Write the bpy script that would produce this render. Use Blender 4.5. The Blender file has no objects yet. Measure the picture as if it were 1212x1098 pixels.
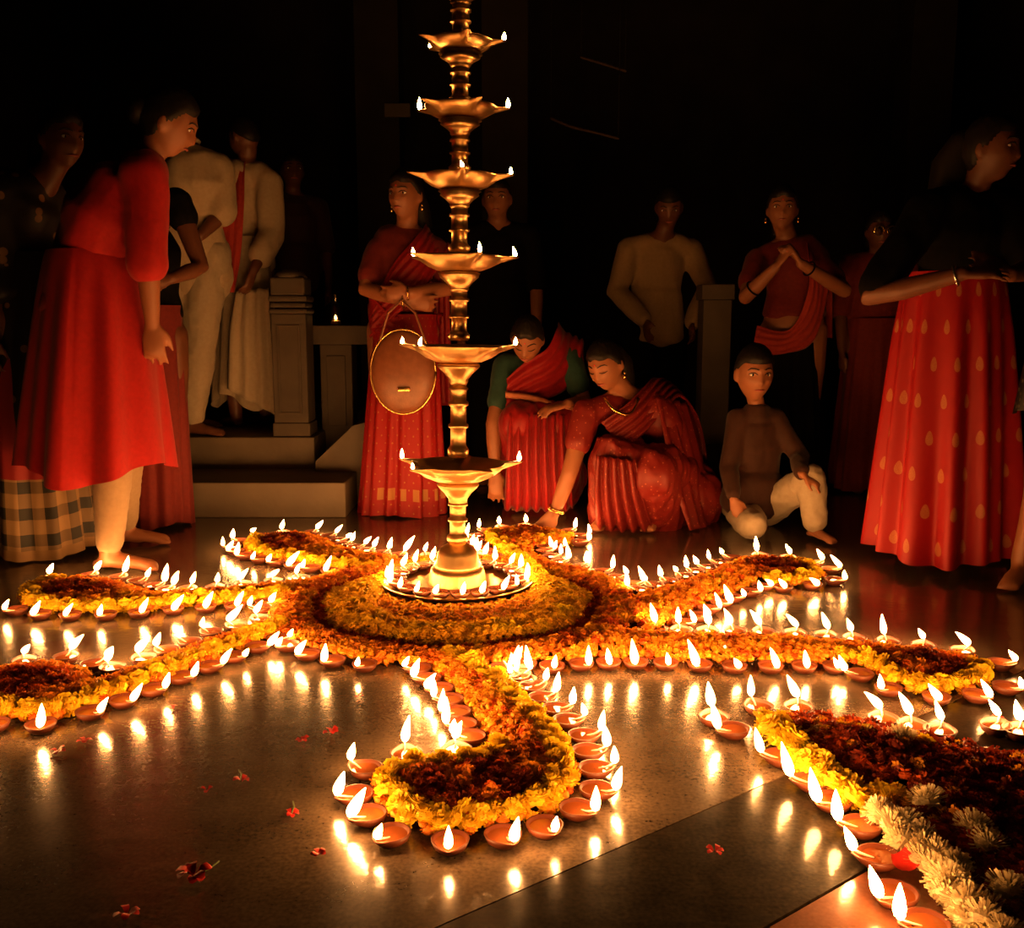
import bpy, bmesh, math, random
import numpy as np
from mathutils import Vector, Matrix, Quaternion, noise

# ------------------------------------------------------------------ camera, world, exposure
SC = bpy.context.scene
COL = SC.collection
FPX, CAMH = 1150.0, 0.917                 # focal length in pixels of a 1212 px wide frame, eye height
PITCH = math.atan(171 / FPX)
cam_d = bpy.data.cameras.new('camera')
cam_d.sensor_width = 36.0
cam_d.lens = 36.0 * FPX / 1212.0
cam_d.clip_start = 0.05
cam = bpy.data.objects.new('camera', cam_d)
cam.location = (0, 0, CAMH)
cam.rotation_euler = (math.pi / 2 - PITCH, 0, 0)
COL.objects.link(cam)
SC.camera = cam

world = bpy.data.worlds.new('night')
SC.world = world
world.use_nodes = True
world.node_tree.nodes['Background'].inputs[0].default_value = (1.0, 0.62, 0.35, 1)
world.node_tree.nodes['Background'].inputs[1].default_value = 0.0006

FLAME_STRENGTH = 146.0
FLAME_COLOR = (1.0, 0.40, 0.105, 1)
SC.view_settings.view_transform = 'Standard'
SC.view_settings.look = 'None'
SC.view_settings.gamma = 1.0
SC.view_settings.use_curve_mapping = False
SC.view_settings.exposure = 0.0
SC.cycles.caustics_reflective = False
SC.cycles.caustics_refractive = False
SC.cycles.sample_clamp_indirect = 6.0
SC.cycles.use_denoising = True
SC.cycles.max_bounces = 6
SC.cycles.use_light_tree = True

# ------------------------------------------------------------------ pixel <-> place
_c, _s = math.cos(PITCH), math.sin(PITCH)
def ray(px, py):
    x = (px - 606) / FPX; y = -(py - 549) / FPX
    return Vector((x, _c + y * _s, -_s + y * _c))
def floor_at(px, py, z=0.0):
    d = ray(px, py); t = (z - CAMH) / d.z
    return Vector((d.x * t, d.y * t, z))
def at(px, py, Y):
    d = ray(px, py); t = Y / d.y
    return Vector((d.x * t, Y, CAMH + d.z * t))

# ------------------------------------------------------------------ materials
MATS = {}
def mat(name, color=(.5, .5, .5), rough=.5, metal=0.0, spec=.5, coat=0.0, sheen=0.0, sss=0.0):
    if name in MATS: return MATS[name]
    m = bpy.data.materials.new(name); m.use_nodes = True
    b = m.node_tree.nodes['Principled BSDF']
    b.inputs['Base Color'].default_value = (*color, 1)
    b.inputs['Roughness'].default_value = rough
    b.inputs['Metallic'].default_value = metal
    b.inputs['Specular IOR Level'].default_value = spec
    b.inputs['Coat Weight'].default_value = coat
    b.inputs['Sheen Weight'].default_value = sheen
    MATS[name] = m
    return m
class NT:
    """small helper to add nodes to a material"""
    def __init__(s, m): s.t = m.node_tree; s.b = s.t.nodes['Principled BSDF']
    def n(s, kind, **kw):
        nd = s.t.nodes.new(kind)
        for k, v in kw.items():
            if k.startswith('_'): setattr(nd, k[1:], v)
            else: nd.inputs[k.replace('__', ' ')].default_value = v
        return nd
    def l(s, a, b): s.t.links.new(a, b)
    def ramp(s, fac, stops):
        r = s.t.nodes.new('ShaderNodeValToRGB'); e = r.color_ramp.elements
        while len(e) < len(stops): e.new(0.5)
        for el, (p, c) in zip(e, stops): el.position = p; el.color = (*c, 1)
        s.l(fac, r.inputs[0]); return r.outputs[0]
    def math(s, op, a, b=None):
        nd = s.t.nodes.new('ShaderNodeMath'); nd.operation = op
        for i, v in enumerate((a, b)):
            if v is None: continue
            if hasattr(v, 'is_linked'): s.l(v, nd.inputs[i])
            else: nd.inputs[i].default_value = v
        return nd.outputs[0]
    def mix(s, fac, a, b):
        nd = s.t.nodes.new('ShaderNodeMix'); nd.data_type = 'RGBA'
        for idx, v in ((0, fac), (6, a), (7, b)):
            if hasattr(v, 'is_linked'): s.l(v, nd.inputs[idx])
            else: nd.inputs[idx].default_value = v if idx == 0 else (*v, 1)
        return nd.outputs[2]
    def bump(s, h, strength=.3, dist=.01):
        nd = s.t.nodes.new('ShaderNodeBump'); nd.inputs['Strength'].default_value = strength
        nd.inputs['Distance'].default_value = dist
        s.l(h, nd.inputs['Height']); s.l(nd.outputs[0], s.b.inputs['Normal'])
    def color(s, c): s.l(c, s.b.inputs['Base Color'])

def obj_coords(N): return N.n('ShaderNodeTexCoord').outputs['Object']
def noise_mat(name, c1, c2, scale=8, rough=.6, spec=.4, bump=.2, bscale=40, metal=0.0, detail=5, dist=.004):
    if name in MATS: return MATS[name]
    m = mat(name, c1, rough, metal, spec); N = NT(m); co = obj_coords(N)
    a = N.n('ShaderNodeTexNoise', Scale=scale, Detail=detail); N.l(co, a.inputs['Vector'])
    N.color(N.ramp(a.outputs[0], [(.3, c1), (.7, c2)]))
    if bump:
        b = N.n('ShaderNodeTexNoise', Scale=bscale, Detail=3.0); N.l(co, b.inputs['Vector'])
        N.bump(b.outputs[0], bump, dist)
    return m
def stone_floor(name, c1, c2, rough, scale=5, base=.25, spec=.2, coat=.6):
    m = mat(name, c1, base, 0, spec, coat=coat); N = NT(m); co = obj_coords(N)
    a = N.n('ShaderNodeTexNoise', Scale=scale, Detail=8.0, Roughness=.65); N.l(co, a.inputs['Vector'])
    g = N.n('ShaderNodeTexNoise', Scale=120.0, Detail=2.0); N.l(co, g.inputs['Vector'])
    f = N.math('ADD', N.math('MULTIPLY', a.outputs[0], .5), N.math('MULTIPLY', g.outputs[0], .5))
    N.color(N.ramp(f, [(.36, c1), (.64, c2)]))
    r = N.n('ShaderNodeTexNoise', Scale=9.0, Detail=5.0); N.l(co, r.inputs['Vector'])
    rr = N.n('ShaderNodeMapRange'); rr.inputs[1].default_value = .35; rr.inputs[2].default_value = .7
    rr.inputs[3].default_value = rough * .75; rr.inputs[4].default_value = rough * 1.6
    N.l(r.outputs[0], rr.inputs[0]); N.l(rr.outputs[0], N.b.inputs['Coat Roughness'])
    bn = N.n('ShaderNodeTexNoise', Scale=14.0, Detail=3.0); N.l(co, bn.inputs['Vector'])
    mp = N.n('ShaderNodeMapping'); mp.inputs['Scale'].default_value = (14, 60, 14); mp.inputs['Rotation'].default_value = (0, 0, .5); N.l(co, mp.inputs['Vector'])
    sc = N.n('ShaderNodeTexNoise', Scale=1.0, Detail=4.0); N.l(mp.outputs[0], sc.inputs['Vector'])
    N.bump(N.math('ADD', bn.outputs[0], N.math('ADD', N.math('MULTIPLY', g.outputs[0], .10), N.math('MULTIPLY', sc.outputs[0], .25))), .30, .004)
    bo = [n for n in N.t.nodes if n.type == 'BUMP'][0]; N.l(bo.outputs[0], N.b.inputs['Coat Normal'])
    return m

def attr_mat(name, rough=.6, attr='Col', spec=.3, sub=0.0):
    m = mat(name, (.5, .5, .5), rough, 0, spec); N = NT(m)
    a = N.n('ShaderNodeAttribute'); a.attribute_name = attr
    N.color(a.outputs['Color'])
    tr = N.t.nodes.new('ShaderNodeBsdfTranslucent'); N.l(a.outputs['Color'], tr.inputs[0])
    mx = N.t.nodes.new('ShaderNodeMixShader'); mx.inputs[0].default_value = .3
    out = N.t.nodes['Material Output']
    N.l(N.b.outputs[0], mx.inputs[1]); N.l(tr.outputs[0], mx.inputs[2]); N.l(mx.outputs[0], out.inputs[0])
    return m

M_FLOOR = stone_floor('polished_stone', (.045, .032, .020), (.135, .098, .062), .085)
M_BAND = stone_floor('dark_granite', (.006, .0045, .003), (.032, .024, .014), .10, 16, .3, .03, .35)
M_RED = stone_floor('red_stone', (.12, .042, .02), (.17, .06, .03), .13)
M_WALL = noise_mat('dark_temple_stone', (.035, .03, .024), (.055, .046, .036), 3, .85, .2, .4, 12)
M_STEP = noise_mat('step_stone', (0.0969, 0.07429, 0.04845), (0.1421, 0.1098, 0.07106), 4, .6, .35, .35, 30)
M_POST = noise_mat('carved_post_stone', (0.05491, 0.04264, 0.02907), (0.08075, 0.06331, 0.04393), 6, .7, .3, .4, 30)
M_CEIL = noise_mat('sooty_ceiling', (.02, .018, .016), (.03, .027, .023), 2, .95, .1, 0)
M_CLAY = noise_mat('terracotta', (0.1112, 0.0252, 0.009641), (0.1483, 0.03707, 0.01483), 30, .5, .45, .15, 90)
M_OIL = mat('lamp_oil', (.22, .06, .016), .05, 0, .6)
M_WICK = mat('charred_wick', (.09, .06, .04), .9)
M_COTTON = mat('cotton_wick', (.75, .68, .55), .9)
M_BRASS = noise_mat('polished_brass', (.88, .60, .27), (.74, .46, .18), 14, .36, .5, .12, 60, metal=1.0)
M_PETAL = attr_mat('marigold_petal')
M_STEM = mat('flower_stem', (.10, .16, .03), .6)
M_REDP = noise_mat('red_petal', (.50, .012, .012), (.62, .03, .02), 40, .5, .3, 0)

M_FLAME = bpy.data.materials.new('flame'); M_FLAME.use_nodes = True
_t = M_FLAME.node_tree; _t.nodes.clear()
_e = _t.nodes.new('ShaderNodeEmission'); _o = _t.nodes.new('ShaderNodeOutputMaterial')
_e.inputs[0].default_value = FLAME_COLOR; _e.inputs[1].default_value = FLAME_STRENGTH
_t.links.new(_e.outputs[0], _o.inputs[0])

# ------------------------------------------------------------------ mesh helpers
def mesh_np(name, V, F, m=None, smooth=True, colors=None, uv=None):
    """V (n,3) array, F list/array of polygons; colors per vertex (n,3); uv per vertex (n,2)"""
    me = bpy.data.meshes.new(name)
    V = np.asarray(V, dtype=np.float32)
    if isinstance(F, np.ndarray):
        nf, k = F.shape
        me.vertices.add(len(V)); me.vertices.foreach_set('co', V.ravel())
        me.loops.add(nf * k); me.loops.foreach_set('vertex_index', F.astype(np.int32).ravel())
        me.polygons.add(nf)
        me.polygons.foreach_set('loop_start', np.arange(0, nf * k, k, dtype=np.int32))
        me.update(calc_edges=True)
    else:
        me.from_pydata([tuple(map(float, v)) for v in V], [], [tuple(map(int, f)) for f in F])
    if colors is not None:
        a = me.attributes.new('Col', 'FLOAT_COLOR', 'POINT')
        c = np.ones((len(V), 4), dtype=np.float32); c[:, :3] = colors
        a.data.foreach_set('color', c.ravel())
    if uv is not None:
        ul = me.uv_layers.new(name='UVMap')
        li = np.empty(len(me.loops), dtype=np.int32); me.loops.foreach_get('vertex_index', li)
        ul.data.foreach_set('uv', np.asarray(uv, dtype=np.float32)[li].ravel())
    if smooth: me.shade_smooth()
    if m: me.materials.append(m)
    me.validate()
    return me
def link(name, me, parent=None, loc=None):
    o = bpy.data.objects.new(name, me); COL.objects.link(o)
    if parent is not None: o.parent = parent
    if loc is not None: o.location = loc
    return o
def empty(name, loc=(0, 0, 0), rz=0):
    o = bpy.data.objects.new(name, None); o.empty_display_size = .05
    o.location = loc; o.rotation_euler = (0, 0, rz); COL.objects.link(o); return o
def tag(o, label=None, cat=None, group=None, kind=None):
    if label: o['label'] = label
    if cat: o['category'] = cat
    if group: o['group'] = group
    if kind: o['kind'] = kind
    return o
def join_arrays(parts):
    """parts: list of (V, F(list)) -> single V, F"""
    V = []; F = []; n = 0
    for v, f in parts:
        V.append(np.asarray(v, dtype=float).reshape(-1, 3)); F += [tuple(i + n for i in p) for p in f]; n += len(V[-1])
    return np.concatenate(V), F
def lathe(profile, seg=24, mod=None, cap=True):
    """profile [(r,z)], bottom to top; mod(theta, i)-> (radius factor)"""
    V = []; F = []
    n = len(profile)
    for i, (r, z) in enumerate(profile):
        for k in range(seg):
            t = 2 * math.pi * k / seg
            rr = r * (mod(t, i) if mod else 1)
            V.append((rr * math.cos(t), rr * math.sin(t), z))
    for i in range(n - 1):
        for k in range(seg):
            a = i * seg + k; b = i * seg + (k + 1) % seg
            F.append((a, b, b + seg, a + seg))
    if cap:
        F.append(tuple(range(seg))[::-1]); F.append(tuple((n - 1) * seg + k for k in range(seg)))
    return np.array(V), F
def box(x0, x1, y0, y1, z0, z1, bev=0.0):
    if bev <= 0:
        V = [(x, y, z) for z in (z0, z1) for y in (y0, y1) for x in (x0, x1)]
        return np.array(V, float), [(0, 2, 3, 1), (4, 5, 7, 6), (0, 1, 5, 4), (2, 6, 7, 3), (0, 4, 6, 2), (1, 3, 7, 5)]
    bm = bmesh.new(); bmesh.ops.create_cube(bm, size=1)
    for v in bm.verts:
        v.co = ((x0 + x1) / 2 + v.co.x * (x1 - x0), (y0 + y1) / 2 + v.co.y * (y1 - y0), (z0 + z1) / 2 + v.co.z * (z1 - z0))
    bmesh.ops.bevel(bm, geom=bm.edges[:], offset=bev, segments=2, affect='EDGES', profile=.5)
    bm.verts.index_update()
    V = np.array([v.co[:] for v in bm.verts]); F = [tuple(v.index for v in f.verts) for f in bm.faces]; bm.free()
    return V, F
def tube(pts, rad, seg=10, caps=True, flat=None, capf=1.0):
    """tapered tube along pts, hemispherical-ish closed ends; flat=(vector, factor) squeezes along that vector"""
    P = [Vector(p) for p in pts]
    if not hasattr(rad, '__len__'): rad = [rad] * len(P)
    V = []; F = []; rings = []
    T = []
    for i in range(len(P)):
        a = P[max(i - 1, 0)]; b = P[min(i + 1, len(P) - 1)]
        d = (b - a); T.append(d.normalized() if d.length > 1e-9 else Vector((0, 0, 1)))
    u = T[0].orthogonal().normalized()
    rows = []
    if caps:
        for q in (1.25, .75, .3): rows.append((0, -math.sin(q), math.cos(q)))
    for i in range(len(P)): rows.append((i, 0, 1))
    if caps:
        for q in (.3, .75, 1.25): rows.append((len(P) - 1, math.sin(q), math.cos(q)))
    for (i, off, sc) in rows:
        t = T[i]; u = (u - t * u.dot(t)).normalized(); w = t.cross(u)
        c = P[i] + t * off * rad[i] * capf
        for k in range(seg):
            an = 2 * math.pi * k / seg
            d = (u * math.cos(an) + w * math.sin(an)) * rad[i] * sc
            if flat: d = d - flat[0] * d.dot(flat[0]) * (1 - flat[1])
            V.append(c + d)
    nr = len(rows)
    for i in range(nr - 1):
        for k in range(seg):
            a = i * seg + k; b = i * seg + (k + 1) % seg
            F.append((a, b, b + seg, a + seg))
    F.append(tuple(range(seg))[::-1]); F.append(tuple((nr - 1) * seg + k for k in range(seg)))
    return np.array([v[:] for v in V]), F
def spline(pts, step=.01, closed=False):
    """Catmull-Rom through 2-D or 3-D points, resampled at even spacing"""
    P = [np.array(p, float) for p in pts]; n = len(P); out = []
    rng_ = range(n if closed else n - 1)
    for i in rng_:
        if closed: p0, p1, p2, p3 = P[i - 1], P[i], P[(i + 1) % n], P[(i + 2) % n]
        else: p0, p1, p2, p3 = P[max(i - 1, 0)], P[i], P[i + 1], P[min(i + 2, n - 1)]
        for t in np.linspace(0, 1, 24, endpoint=False):
            out.append(.5 * ((2 * p1) + (-p0 + p2) * t + (2 * p0 - 5 * p1 + 4 * p2 - p3) * t * t + (-p0 + 3 * p1 - 3 * p2 + p3) * t ** 3))
    out.append(P[0] if closed else P[-1]); out = np.array(out)
    d = np.concatenate([[0], np.cumsum(np.linalg.norm(np.diff(out, axis=0), axis=1))])
    s = np.linspace(0, d[-1], max(3, int(round(d[-1] / step)) + 1))
    return np.stack([np.interp(s, d, out[:, k]) for k in range(out.shape[1])], 1)
def inside(poly, pts):
    x, y = pts[:, 0], pts[:, 1]; r = np.zeros(len(pts), bool); n = len(poly)
    for i in range(n):
        x1, y1 = poly[i]; x2, y2 = poly[i - 1]
        c = ((y1 > y) != (y2 > y)) & (x < (x2 - x1) * (y - y1) / (y2 - y1 + 1e-12) + x1)
        r ^= c
    return r
def dist_to(curve, pts):
    return np.sqrt(((pts[:, None, :] - curve[None, :, :]) ** 2).sum(2)).min(1)

ORD = ['first', 'second', 'third', 'fourth', 'fifth', 'sixth', 'seventh', 'eighth', 'ninth', 'tenth', 'eleventh', 'twelfth',
       'thirteenth', 'fourteenth', 'fifteenth', 'sixteenth', 'seventeenth', 'eighteenth', 'nineteenth', 'twentieth',
       'twenty-first', 'twenty-second', 'twenty-third', 'twenty-fourth', 'twenty-fifth', 'twenty-sixth', 'twenty-seventh',
       'twenty-eighth', 'twenty-ninth', 'thirtieth', 'thirty-first', 'thirty-second', 'thirty-third', 'thirty-fourth', 'thirty-fifth',
       'thirty-sixth', 'thirty-seventh', 'thirty-eighth', 'thirty-ninth', 'fortieth', 'forty-first', 'forty-second', 'forty-third',
       'forty-fourth', 'forty-fifth', 'forty-sixth', 'forty-seventh', 'forty-eighth', 'forty-ninth', 'fiftieth']

# ------------------------------------------------------------------ the setting
def slab_poly(name, pts, z0, z1, m, **kw):
    n = len(pts)
    V = [(p[0], p[1], z0) for p in pts] + [(p[0], p[1], z1) for p in pts]
    F = [tuple(range(n))[::-1], tuple(range(n, 2 * n))] + [(i, (i + 1) % n, n + (i + 1) % n, n + i) for i in range(n)]
    o = link(name, mesh_np(name, V, F, m, False)); o['kind'] = 'structure'; return o
l1a, l1b = floor_at(600, 1060), floor_at(1100, 842)
dL = (l1b - l1a).normalized()
nL = Vector((dL.y, -dL.x, 0))                    # towards the near right
l2 = floor_at(968, 1062); wid = (l2 - l1a).dot(nL)
A0, A1 = l1a - dL * 8, l1a + dL * 14
B0, B1 = A0 + nL * wid, A1 + nL * wid
FX0, FX1, FY0, FY1 = -9.0, 9.0, -3.0, 12.0
# stone is laid as one big field, a dark band and a red field beyond it
g = nL * .003
slab_poly('floor', [A0, A1, (FX1 + 6, FY1, 0), (FX0 - 3, FY1, 0), (FX0 - 3, A0.y, 0)], -.06, 0, M_FLOOR)
slab_poly('floor_band', [A0 + g, B0 - g, B1 - g, A1 + g], -.06, 0, M_BAND)
slab_poly('floor_border', [B0 + g, (B0 + nL * 7), (B1 + nL * 7), B1 + g], -.06, 0, M_RED)
slab_poly('floor_bed', [(FX0 - 3, -12, 0), (FX1 + 8, -12, 0), (FX1 + 8, FY1, 0), (FX0 - 3, FY1, 0)], -.12, -.06, M_BAND)
def struct(name, V, F, m, smooth=False, parent=None):
    o = link(name, mesh_np(name, V, F, m, smooth), parent)
    if parent is None: o['kind'] = 'structure'
    return o
struct('wall_back', *box(-12, 14, 9.4, 9.7, 0, 5.2), M_WALL)
struct('wall_left', *box(-9.3, -9.0, -3, 9.4, 0, 5.2), M_WALL)
struct('wall_right', *box(9.0, 9.3, -3, 9.4, 0, 5.2), M_WALL)
struct('ceiling', *box(-12, 14, -3, 9.7, 5.2, 5.4), M_CEIL)

# ------------------------------------------------------------------ steps, post and pedestal on the left
STEP_X1 = at(409, 590, 4.46).x
st1 = link('step', None) if False else None
struct('floor_step', *box(-3.2, STEP_X1, 4.46, 4.90, 0, .165, .006), M_STEP)
x2 = at(372, 535, 4.90).x
struct('floor_platform', *box(-3.4, x2, 4.90, 8.0, 0, .325, .006), M_STEP)
# carved newel post with banded cap
pc = at(349, 512, 5.0); pw = .088
post = empty('stone_post', (pc.x, 5.02, .325))
tag(post, 'squat square carved stone post standing on the platform beside the steps', 'post')
def add_box(name, parent, b, m, bev=.006): return link(name, mesh_np(name, *box(*b, bev), m, False), parent)
add_box('plinth', post, (-pw * 1.08, pw * 1.08, -pw * 1.08, pw * 1.08, 0, .07), M_POST)
sh = add_box('shaft', post, (-pw, pw, -pw, pw, .07, .62), M_POST)
for (x0, x1, z0, z1) in ((-.058, -.048, .12, .56), (.048, .058, .12, .56), (-.058, .058, .115, .125), (-.058, .058, .555, .565)):
    add_box('panel_moulding', sh, (x0, x1, -pw - .008, -pw + .002, z0, z1), M_POST, .002)
for i, (z0, z1, k) in enumerate(((.62, .645, 1.10), (.65, .675, 1.03), (.68, .71, 1.10), (.71, .80, .98))):
    add_box('cap_band', post, (-pw * k, pw * k, -pw * k, pw * k, z0, z1), M_POST, .01)
V, F = lathe([(.085, .80), (.07, .825), (.03, .84), (.002, .843)], 16)
link('cap_dome', mesh_np('cap_dome', V, F, M_POST), post)
# pedestal with the small glass lamp
qc = at(399, 420, 5.25)
ped = empty('stone_pedestal', (qc.x, 5.3, 0))
tag(ped, 'stone pedestal with a wide ledge carrying the small glass lamp', 'pedestal')
zt = at(399, 385, 5.2).z
add_box('shaft', ped, (-.085, .085, -.09, .09, 0, zt - .10), M_POST)
add_box('ledge', ped, (-.15, .19, -.14, .14, zt - .10, zt), M_POST)
add_box('panel', ped, (-.05, .05, -.1, -.088, .35, zt - .16), M_POST, .003)
# sloping stone cheek beside the steps
a = at(385, 541, 4.95); b_ = at(428, 500, 4.95)
V = []
for y in (4.80, 5.1):
    V += [(a.x - .03, y, 0), (b_.x + .06, y, 0), (b_.x + .06, y, b_.z + .02), (b_.x - .02, y, b_.z), (a.x - .02, y, a.z)]
F = [(0, 1, 2, 3, 4), (9, 8, 7, 6, 5)] + [(i, i + 5, (i + 1) % 5 + 5, (i + 1) % 5) for i in range(5)]
ck = struct('trim_1', V, F, M_STEP)
# pillars of the dark hall
for i, (px, Y) in enumerate(((845, 5.25), (598, 7.6), (1075, 8.2), (455, 8.0))):
    p = floor_at(px, 600); X = at(px, 400, Y).x; r = .075 if i == 0 else .17
    o = empty('stone_pillar', (X, Y, 0))
    tag(o, ('plain brown stone pillar behind the kneeling boy', 'tall dark pillar far behind the brass lamp stand',
            'dim pillar far behind the woman in glasses', 'dim pillar far behind the standing woman with the bag')[i], 'pillar', None)
    add_box('base', o, (-r * 1.2, r * 1.2, -r * 1.2, r * 1.2, 0, .25), M_POST if i == 0 else M_WALL)
    add_box('shaft', o, (-r, r, -r, r, .25, 1.02 if i == 0 else 5.0), M_POST if i == 0 else M_WALL)
    if i == 0: add_box('capital', o, (-r * 1.15, r * 1.15, -r * 1.15, r * 1.15, 1.02, 1.10), M_POST)
    else: add_box('capital', o, (-r * 1.5, r * 1.5, -r * 1.5, r * 1.5, 5.0, 5.2), M_WALL)
# a ceiling beam with a string of dried leaves, just catching the light
bm_ = struct('trim_2', *box(-12, 14, 6.9, 7.2, 4.2, 4.6), M_CEIL)

M_STRING = noise_mat('dry_leaf_string', (.075, .048, .032), (.11, .07, .045), 30, .8, .2, .3, 60)
for i, pts in enumerate((((652, 140, 6.6), (676, 150, 6.55), (705, 157, 6.5), (732, 164, 6.45)), ((688, 68, 6.6), (712, 75, 6.55), (740, 84, 6.5)))):
    P = spline([tuple(at(*p)) for p in pts], .02); n_ = len(P)
    P = [(-8.9 + 0 * P[0][0], P[0][1], P[0][2] + .25)] * 0 + [tuple(p) for p in P]
    o = link('hanging_string', mesh_np('hanging_string', *tube(P, [.006 + .004 * abs(math.sin(k * 1.3)) for k in range(n_)], 7), M_STRING))
    tag(o, ('lower', 'upper')[i] + ' of two faint strings hanging in the dark under the ceiling', 'string')
    e0, e1 = Vector(P[0]), Vector(P[-1])
    for e in (e0, e1): link('cord', mesh_np('cord', *tube([e, Vector((e.x, e.y, 5.2))], .0025, 5), M_CEIL), o)
pq = at(470, 130, 7.8)
o = link('plaque', mesh_np('plaque', *box(pq.x - .10, pq.x + .10, 7.80, 7.83, pq.z - .05, pq.z + .05, .006), mat('pale_plaque', (.16, .13, .08), .6), False)); tag(o, 'small pale plaque on the dim pillar above the standing person with the bag', 'plaque')

# ------------------------------------------------------------------ marigold blossoms
def blossom(seed, rings=((.0, 7, .55), (.3, 11, .8), (.62, 15, .95), (.95, 18, 1.04), (1.3, 19, 1.05), (1.62, 15, 1.0)), r=1.0, flat=.85, wd=(.10, .17)):
    rg = random.Random(seed); V = []; F = []
    cv, cf = lathe([(.55 * r, -.35 * r), (.8 * r, .0), (.62 * r, .38 * r), (.25 * r, .55 * r), (.03, .6 * r)], 8)
    V += [tuple(v) for v in cv]; F += list(cf[:-2])
    for (th, n, ln) in rings:
        for k in range(n):
            ph = 2 * math.pi * (k + rg.random() * .6) / n; t = th + rg.uniform(-.14, .14)
            d = Vector((math.sin(t) * math.cos(ph), math.sin(t) * math.sin(ph), math.cos(t) * flat))
            s = Vector((-math.sin(ph), math.cos(ph), 0)) * rg.uniform(*wd)
            up = d.cross(s).normalized() * rg.uniform(-.10, .16)
            a = d * .45 * r; b = d * (ln * rg.uniform(.92, 1.12)) * r
            i = len(V)
            V += [tuple(a - s * .5), tuple(a + s * .5), tuple(b + s + up), tuple(b - s + up * .4)]
            F.append((i, i + 1, i + 2, i + 3))
    return np.array(V), F
BL = [blossom(i) for i in range(4)]
BL_FINE = [blossom(80 + i, rings=((.0, 9, .7), (.25, 16, .9), (.5, 22, 1.02), (.75, 28, 1.08), (1.0, 30, 1.1), (1.3, 30, 1.08), (1.6, 24, 1.05), (1.9, 14, 1.0)), flat=.95, wd=(.035, .07)) for i in range(4)]
BL_SMALL = [blossom(40 + i, rings=((.1, 6, .7), (.65, 10, 1.0), (1.2, 12, 1.05)), wd=(.12, .2)) for i in range(4)]
def lin(c): return np.array(c, float)
YELLOW, GOLD, ORANGE, DEEP, MAROON = lin((.95, .72, .02)), lin((.93, .52, .02)), lin((.90, .31, .02)), lin((.68, .11, .008)), lin((.30, .035, .008))
CREAM = lin((.82, .70, .42))
def blossom_mesh(name, i, c0, c1, src=BL):
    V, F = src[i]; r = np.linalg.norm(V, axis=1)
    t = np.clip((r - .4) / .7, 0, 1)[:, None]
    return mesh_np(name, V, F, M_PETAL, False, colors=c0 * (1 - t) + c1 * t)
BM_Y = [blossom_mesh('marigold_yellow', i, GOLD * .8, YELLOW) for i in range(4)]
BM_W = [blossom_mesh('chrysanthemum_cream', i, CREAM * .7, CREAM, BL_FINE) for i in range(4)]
rng = random.Random(7); nrng = np.random.default_rng(7)

def heap(name, P, R, C, Z, tilt=.7):
    """many blossoms joined: P (n,2), radius R (n), colour C (n,3), height Z (n)"""
    VV = []; FF = []; CC = []; n = 0
    quads = [np.array([f if len(f) == 4 else f for f in F if len(f) == 4]) for (_, F) in BL_SMALL]
    for i in range(len(P)):
        k = i % 4; V = BL_SMALL[k][0]
        e = Matrix.Rotation(nrng.uniform(0, 6.28), 3, 'Z') @ Matrix.Rotation(nrng.normal(0, tilt), 3, 'X')
        e = Matrix.Rotation(nrng.uniform(0, 6.28), 3, 'Z') @ e
        W = (V * R[i]) @ np.array(e).T + np.array([P[i][0], P[i][1], Z[i]])
        W[:, 2] = np.maximum(W[:, 2], .001)
        VV.append(W); FF.append(quads[k] + n); n += len(V)
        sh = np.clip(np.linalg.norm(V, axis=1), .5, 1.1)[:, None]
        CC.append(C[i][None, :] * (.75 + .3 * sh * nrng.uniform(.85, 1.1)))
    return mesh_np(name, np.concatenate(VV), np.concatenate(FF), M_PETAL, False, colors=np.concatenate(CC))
def fill(poly, spacing, extra=None):
    lo, hi = poly.min(0), poly.max(0)
    xs = np.arange(lo[0], hi[0], spacing); ys = np.arange(lo[1], hi[1], spacing * .87)
    g = np.array([(x + (j % 2) * spacing / 2, y) for j, y in enumerate(ys) for x in xs])
    g += nrng.uniform(-.28, .28, g.shape) * spacing
    return g[inside(poly, g)]
HUB = np.array(floor_at(541, 717)[:2]); HUB_R = .585

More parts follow.
